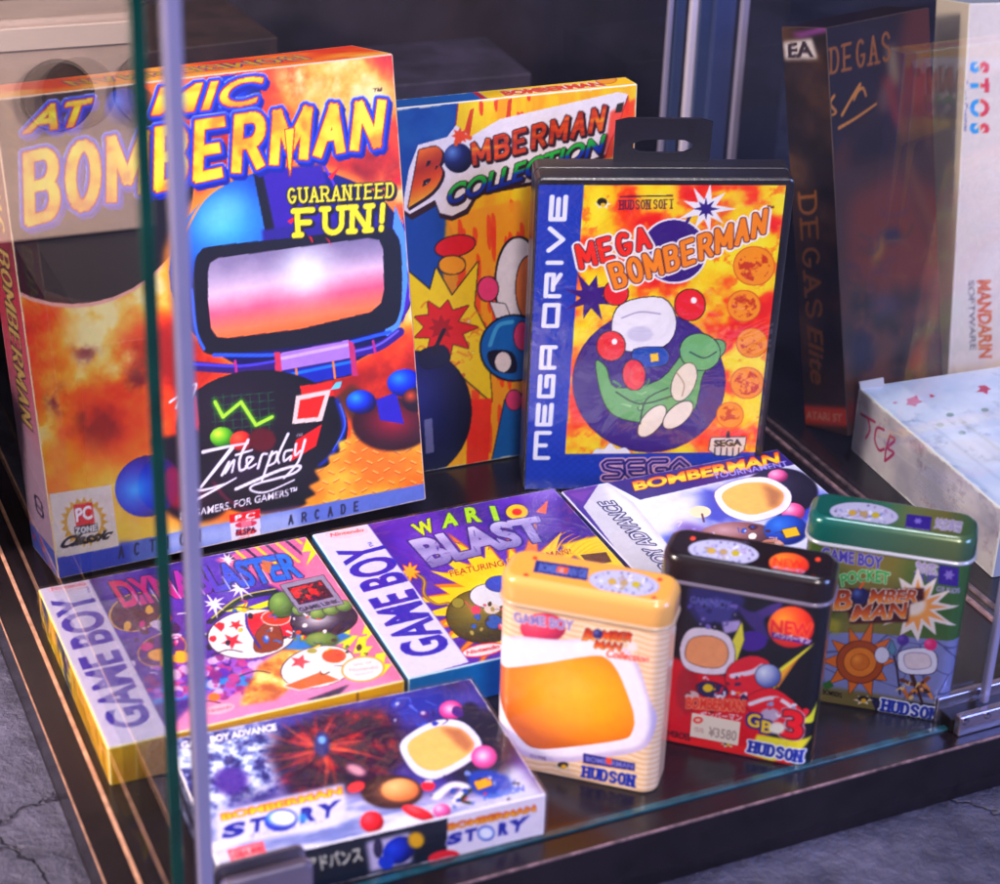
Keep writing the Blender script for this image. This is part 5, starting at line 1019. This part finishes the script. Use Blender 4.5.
mb = MB(); mb.add([(0, D-2, H-1), (14, D-3, H-.5), (13, D-2.4, H+5), (-1, D-1.6, H+4), (0, D-1.2, H-1), (14, D-2.2, H-.5), (13, D-1.6, H+5), (-1, D-.8, H+4)], [(0, 1, 2, 3), (7, 6, 5, 4), (0, 4, 5, 1), (1, 5, 6, 2), (2, 6, 7, 3), (3, 7, 4, 0)], '#d8c8c4'); mb.build('torn_flap', MATTE, t)

# =================================================================== DISPLAY CASE
PHI = math.radians(25)
case = thing('display_case', 'glass display case with black base, chrome clips and polished edges coloured as if catching light', 'display case', (-110.4, 543.2, 0), (0, 0, PHI))
BASE = mat('black_laminate_base', '#191318', rough=.24, mottled=.35, mscale=60, bump=.06, bscale=500, coat=.0)
BASE2 = mat('dark_stained_wood', '#160e14', rough=.42, mottled=.5, mscale=90, bump=.25, bscale=300)
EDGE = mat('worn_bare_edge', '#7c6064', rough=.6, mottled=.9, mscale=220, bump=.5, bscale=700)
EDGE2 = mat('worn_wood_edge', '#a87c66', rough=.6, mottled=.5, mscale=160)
PALE = mat('caught_light_edge_strip', '#8480a4', rough=.3, mottled=.05, mscale=60, coat=.5)  # lavender colour stands for light caught by the polished glass edges
GREEN = mat('green_glass_edge', '#023a30', rough=.15, coat=.35, mottled=.4, mscale=30)
TEAL = mat('polished_teal_edge', '#1c4a54', rough=.2, mottled=.95, mscale=45, coat=.5)
CHROME = mat('dull_chrome', '#b0a4bc', rough=.26, metal=.85, mottled=.2, mscale=50, bump=.05, bscale=300)
CHROMEL = mat('bright_chrome', '#d8d0e0', rough=.12, metal=1)
simple_box('base', (-19, -14.5, -22), (640, 700, 0), BASE, case, bevel=.4)
simple_box('base', (-18.2, -13.6, -30), (639, 699, -22.3), BASE2, case, bevel=.3)
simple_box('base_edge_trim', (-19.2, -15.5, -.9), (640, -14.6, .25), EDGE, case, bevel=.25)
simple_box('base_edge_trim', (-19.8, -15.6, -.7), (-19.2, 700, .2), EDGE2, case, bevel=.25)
mb = MB(); box(mb, (-8.4, -5, .05), (-6.6, 560, .9)); mb.build('glazing_strip', EDGE2, case, bevel=.25)
GT = 420
TL = 5.0      # the pane and its edge lean a little inwards over their height
def lean(mb, left=True):
    v = mb.v[0]; k = (v[:, 2]/GT)*TL*((v[:, 0] < 30) if left else 1); v[:, 0] += k
mb = MB(); box(mb, (-3, 1.5, 1), (2.4, 560, GT)); lean(mb); sg = mb.build('side_glass', GLASS, case, bevel=.2)
mb = MB(); box(mb, (-2.6, -.9, 1), (1.6, 1.4, GT)); lean(mb); mb.build('polished_edge', GREEN, sg, bevel=.3)
mb = MB(); box(mb, (8, -3.5, 1.2), (353.5, 1.5, GT)); lean(mb); fg = mb.build('front_glass', GLASSF, case, bevel=.2)
mb = MB(); box(mb, (6.0, -3.9, 1.2), (11.9, 1.9, GT)); lean(mb); mb.build('polished_edge', PALE, fg, bevel=1.6)
simple_box('polished_edge', (353.6, -2.9, 8), (357.2, .9, GT), PALE, fg, bevel=1.2)
simple_box('polished_edge', (11.7, -3.7, .0), (353.5, -.6, 1.15), TEAL, fg, bevel=.2)
# corner clip on the front glass
mb = MB(); pts = [(rx, rz) for rx, rz in []]
cl = [(p[0]+13.5, -6.2, p[1]+1) for p in rrect(34.5, 22.4, 3.2, 5)]; lo = []
for y, i in ((-8.4, 1.4), (-8.0, .5), (-7.2, 0), (-4.2, 0)):
    lo.append([(p[0]+13.5, y, p[1]+.8) for p in rrect(35, 22.6, 3.4, 5, i)][::-1])
loft(mb, lo); gc = mb.build('glass_clip', CHROME, case, smooth=False)
mb = MB(); lo = []
for y, i in ((1.9, 0), (3.6, 0), (4.2, .8)): lo.append([(p[0]+13.5, y, p[1]+.8) for p in rrect(35, 22.6, 3.4, 5, i)][::-1])
loft(mb, lo); mb.build('clip_back_plate', CHROME, gc)
# channel clip at the right end of the front glass
mb = MB(); box(mb, (337, -9.5, -.0), (420, -5.4, 10.2)); ch = mb.build('glass_clip', CHROME, case, bevel=.9)
simple_box('clip_back_plate', (334, 3.0, 0), (420, 6.6, 12.5), CHROME, ch, bevel=.8)
simple_box('clip_channel', (336, -5.2, .2), (420, 2.8, 6.5), mat('dark_rubber', '#140f16', rough=.5), ch, bevel=.4)
for x in (339.5, 351): 
    mb = MB(); lo = [[(x+1.6*math.cos(a)*s, y, 8.0+1.6*math.sin(a)*s) for a in np.linspace(0, 2*math.pi, 13)[:-1]] for y, s in ((-9.4, 1), (-10.0, 1), (-10.3, .6))]; loft(mb, lo); mb.build('screw', CHROMEL, ch)
mb = MB(); box(mb, (408.5, 6, 1), (412.5, 560, GT)); rg = mb.build('divider_glass', GLASS, case, bevel=.2)
mb = MB(); box(mb, (405.8, 6, .05), (408.2, 640, 1.6)); box(mb, (413.2, 6, .05), (415.6, 640, 1.6)); mb.build('glazing_strip', EDGE, case, bevel=.25)
# rear uprights and back panel
BACK = mat('dark_back_panel', '#261c26', rough=.7, mottled=.7, mscale=14)
POST = mat('dark_blue_post', '#38446c', rough=.35, coat=.3); POSTL = mat('pale_lilac_post', '#f0d8f0', rough=.35); POSTG = mat('grey_violet_post', '#a898b8', rough=.4)
CA, SA = math.cos(PHI), math.sin(PHI)
def local(P): q = P-np.array([-110.4, 543.2, 0]); return q[0]*CA+q[1]*SA, -q[0]*SA+q[1]*CA
for u, w, d, m in ((692, 5, 4, POSTL), (705, 11, 5, POST), (678, 6, 5, POST), (722, 14, 6, mat('blue_violet_post', '#404878', rough=.4)), (742, 4.5, 4, POSTG), (668, 3, 3, POSTG)):
    dd = ray(u, 60); X, Y = local(CAM+dd*1180); simple_box('rear_upright', (X-w/2, Y, 0), (X+w/2, Y+d, 460), m, case, bevel=.5)
simple_box('back_panel', (-19, 640, 0), (640, 648, 460), BACK, case, bevel=.5)
# black plastic cases stacked dim at the back
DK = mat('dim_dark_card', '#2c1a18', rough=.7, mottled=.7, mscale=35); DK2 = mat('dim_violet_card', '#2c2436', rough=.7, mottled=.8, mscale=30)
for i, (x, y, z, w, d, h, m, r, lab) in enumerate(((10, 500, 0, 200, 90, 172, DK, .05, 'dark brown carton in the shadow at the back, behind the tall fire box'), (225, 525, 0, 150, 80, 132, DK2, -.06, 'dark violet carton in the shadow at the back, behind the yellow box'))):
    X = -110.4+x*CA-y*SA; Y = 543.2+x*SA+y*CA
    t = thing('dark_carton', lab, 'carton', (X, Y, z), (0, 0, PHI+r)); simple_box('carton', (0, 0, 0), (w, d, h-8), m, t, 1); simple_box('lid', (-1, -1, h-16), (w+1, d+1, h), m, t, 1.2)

# =================================================================== SOCKET BOX, seen mirrored in the side glass
gp = lambda u, v: None
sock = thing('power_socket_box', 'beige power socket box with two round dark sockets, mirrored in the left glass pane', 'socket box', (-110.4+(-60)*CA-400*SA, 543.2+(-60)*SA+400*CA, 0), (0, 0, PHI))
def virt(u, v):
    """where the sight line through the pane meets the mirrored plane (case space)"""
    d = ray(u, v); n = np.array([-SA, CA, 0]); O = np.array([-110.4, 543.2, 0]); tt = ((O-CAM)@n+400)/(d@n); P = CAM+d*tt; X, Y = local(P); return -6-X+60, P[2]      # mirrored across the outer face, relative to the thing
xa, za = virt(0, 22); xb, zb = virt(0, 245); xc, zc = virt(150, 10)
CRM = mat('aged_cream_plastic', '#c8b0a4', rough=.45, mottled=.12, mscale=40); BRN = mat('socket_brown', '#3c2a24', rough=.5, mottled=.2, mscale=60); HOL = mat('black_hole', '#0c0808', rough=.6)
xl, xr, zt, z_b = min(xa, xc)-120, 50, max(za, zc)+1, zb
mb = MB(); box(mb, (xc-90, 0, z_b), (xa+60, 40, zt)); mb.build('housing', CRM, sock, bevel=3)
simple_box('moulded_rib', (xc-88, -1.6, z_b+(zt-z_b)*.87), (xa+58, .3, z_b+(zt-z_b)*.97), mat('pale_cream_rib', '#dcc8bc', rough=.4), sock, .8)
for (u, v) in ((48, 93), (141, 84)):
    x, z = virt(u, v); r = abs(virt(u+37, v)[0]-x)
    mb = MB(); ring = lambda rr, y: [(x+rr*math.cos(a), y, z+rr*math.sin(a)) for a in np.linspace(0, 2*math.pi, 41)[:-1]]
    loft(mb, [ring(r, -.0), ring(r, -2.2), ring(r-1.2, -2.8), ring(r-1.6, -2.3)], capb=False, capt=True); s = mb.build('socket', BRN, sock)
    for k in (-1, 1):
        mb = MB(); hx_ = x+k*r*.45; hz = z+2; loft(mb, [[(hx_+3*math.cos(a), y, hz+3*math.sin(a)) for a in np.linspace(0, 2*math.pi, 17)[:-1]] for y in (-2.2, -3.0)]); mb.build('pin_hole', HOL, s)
st = thing('added_dark_table', 'added out-of-view black table under the socket box, darkening the left glass reflection', 'table', (-110.4+(-400)*CA-270*SA, 543.2+(-400)*SA+270*CA, -30), (0, 0, PHI))  # added out of view so the side glass reflects something dark
DW = mat('dark_stand_wood', '#120c0e', rough=.6, mottled=.3)
simple_box('table_top', (0, 0, z_b+10), (365, 330, z_b+29.7), DW, st, 1); simple_box('table_front', (4, 6, 1), (361, 12, z_b+9.9), DW, st, .6); simple_box('table_side', (352, 12.2, 1), (361, 326, z_b+9.9), DW, st, .6)

# =================================================================== FLOOR AND ROOM
def floor_mat():
    m = bpy.data.materials.new('slate_floor'); m.use_nodes = True; nt = m.node_tree; b = nt.nodes['Principled BSDF']; tc = nt.nodes.new('ShaderNodeTexCoord')
    def N(t, **k):
        n = nt.nodes.new(t)
        for a, v in k.items():
            n.inputs[a].default_value = v
        return n
    n1 = N('ShaderNodeTexNoise', Scale=16, Detail=9, Roughness=.7); n2 = N('ShaderNodeTexNoise', Scale=90, Detail=6, Roughness=.7); vo = N('ShaderNodeTexVoronoi', Scale=5); vo.feature = 'DISTANCE_TO_EDGE'
    n3 = N('ShaderNodeTexNoise', Scale=14, Detail=5); ad = nt.nodes.new('ShaderNodeMixRGB'); ad.blend_type = 'ADD'; ad.inputs[0].default_value = .22
    for n in (n1, n2, n3): nt.links.new(tc.outputs['Object'], n.inputs['Vector'])
    nt.links.new(tc.outputs['Object'], ad.inputs[1]); nt.links.new(n3.outputs['Color'], ad.inputs[2]); nt.links.new(ad.outputs[0], vo.inputs['Vector'])
    r1 = nt.nodes.new('ShaderNodeValToRGB'); e = r1.color_ramp.elements; e[0].position = .35; e[1].position = .68; e[0].color = (*lin(hx('#2c2c40')), 1); e[1].color = (*lin(hx('#605e78')), 1); nt.links.new(n1.outputs['Fac'], r1.inputs['Fac'])
    cr = nt.nodes.new('ShaderNodeValToRGB'); e = cr.color_ramp.elements; e[0].position = .0; e[1].position = .012; e[0].color = (.5, .48, .52, 1); e[1].color = (1, 1, 1, 1); nt.links.new(vo.outputs['Distance'], cr.inputs['Fac'])
    mx = nt.nodes.new('ShaderNodeMixRGB'); mx.blend_type = 'MULTIPLY'; mx.inputs[0].default_value = .75; nt.links.new(r1.outputs[0], mx.inputs[1]); nt.links.new(cr.outputs[0], mx.inputs[2])
    m2 = nt.nodes.new('ShaderNodeMixRGB'); m2.blend_type = 'OVERLAY'; m2.inputs[0].default_value = .7; nt.links.new(mx.outputs[0], m2.inputs[1]); nt.links.new(n2.outputs['Fac'], m2.inputs[2]); nt.links.new(m2.outputs[0], b.inputs['Base Color'])
    sm = nt.nodes.new('ShaderNodeMath'); sm.operation = 'ADD'; nt.links.new(n2.outputs['Fac'], sm.inputs[0]); nt.links.new(cr.outputs[0], sm.inputs[1])
    bp = nt.nodes.new('ShaderNodeBump'); bp.inputs['Strength'].default_value = .9; bp.inputs['Distance'].default_value = .005; nt.links.new(sm.outputs[0], bp.inputs['Height']); nt.links.new(bp.outputs[0], b.inputs['Normal'])
    b.inputs['Roughness'].default_value = .5; return m
mb = MB(); mb.add([(-4000, -3000, -30), (4000, -3000, -30), (4000, 5000, -30), (-4000, 5000, -30)], [(0, 1, 2, 3)]); o = mb.build('floor', floor_mat()); o['kind'] = 'structure'

# =================================================================== LIGHT
wd = bpy.data.worlds.new("World"); scene.world = wd; wd.use_nodes = True
bg = wd.node_tree.nodes['Background']; bg.inputs['Color'].default_value = (.30, .22, .48, 1); bg.inputs['Strength'].default_value = .03
def area(name, loc, tgt, size, power, col):
    l = bpy.data.lights.new(name, 'AREA'); l.size = size; l.energy = power; l.color = col; l.shape = 'DISK'
    o = bpy.data.objects.new(name, l); COL.objects.link(o); o.location = loc; o.rotation_euler = (Vector(tgt)-Vector(loc)).to_track_quat('-Z', 'Y').to_euler(); return o
area('front_lamp', (.25, -.75, 1.15), (.0, .8, .08), .3, 23, (1, .87, .86))
area('ceiling_lamp', (.15, .75, 1.9), (.0, .75, 0), .5, 16.5, (.84, .82, 1))
area('left_lamp', (-1.3, .1, .7), (-.3, .9, .1), .5, 16, (1, .78, .68))
area('right_lamp', (1.3, .0, .6), (.3, .55, -.03), .5, 20, (.30, .42, 1))
area('socket_fill_light', (-.66, .42, .5), (-.33, .88, .16), .12, 9, (1, .8, .7))  # added fill that brightens the socket box and its mirror image
area('corner_lamp', (-.7, .35, .9), (-.1, .57, .1), .25, 2.0, (.86, .84, 1))
scene.view_settings.view_transform = 'Standard'; scene.view_settings.look = 'None'; scene.view_settings.exposure = 0; scene.view_settings.gamma = 1
scene.render.engine = 'CYCLES'; scene.cycles.transparent_max_bounces = 24; scene.cycles.max_bounces = 10
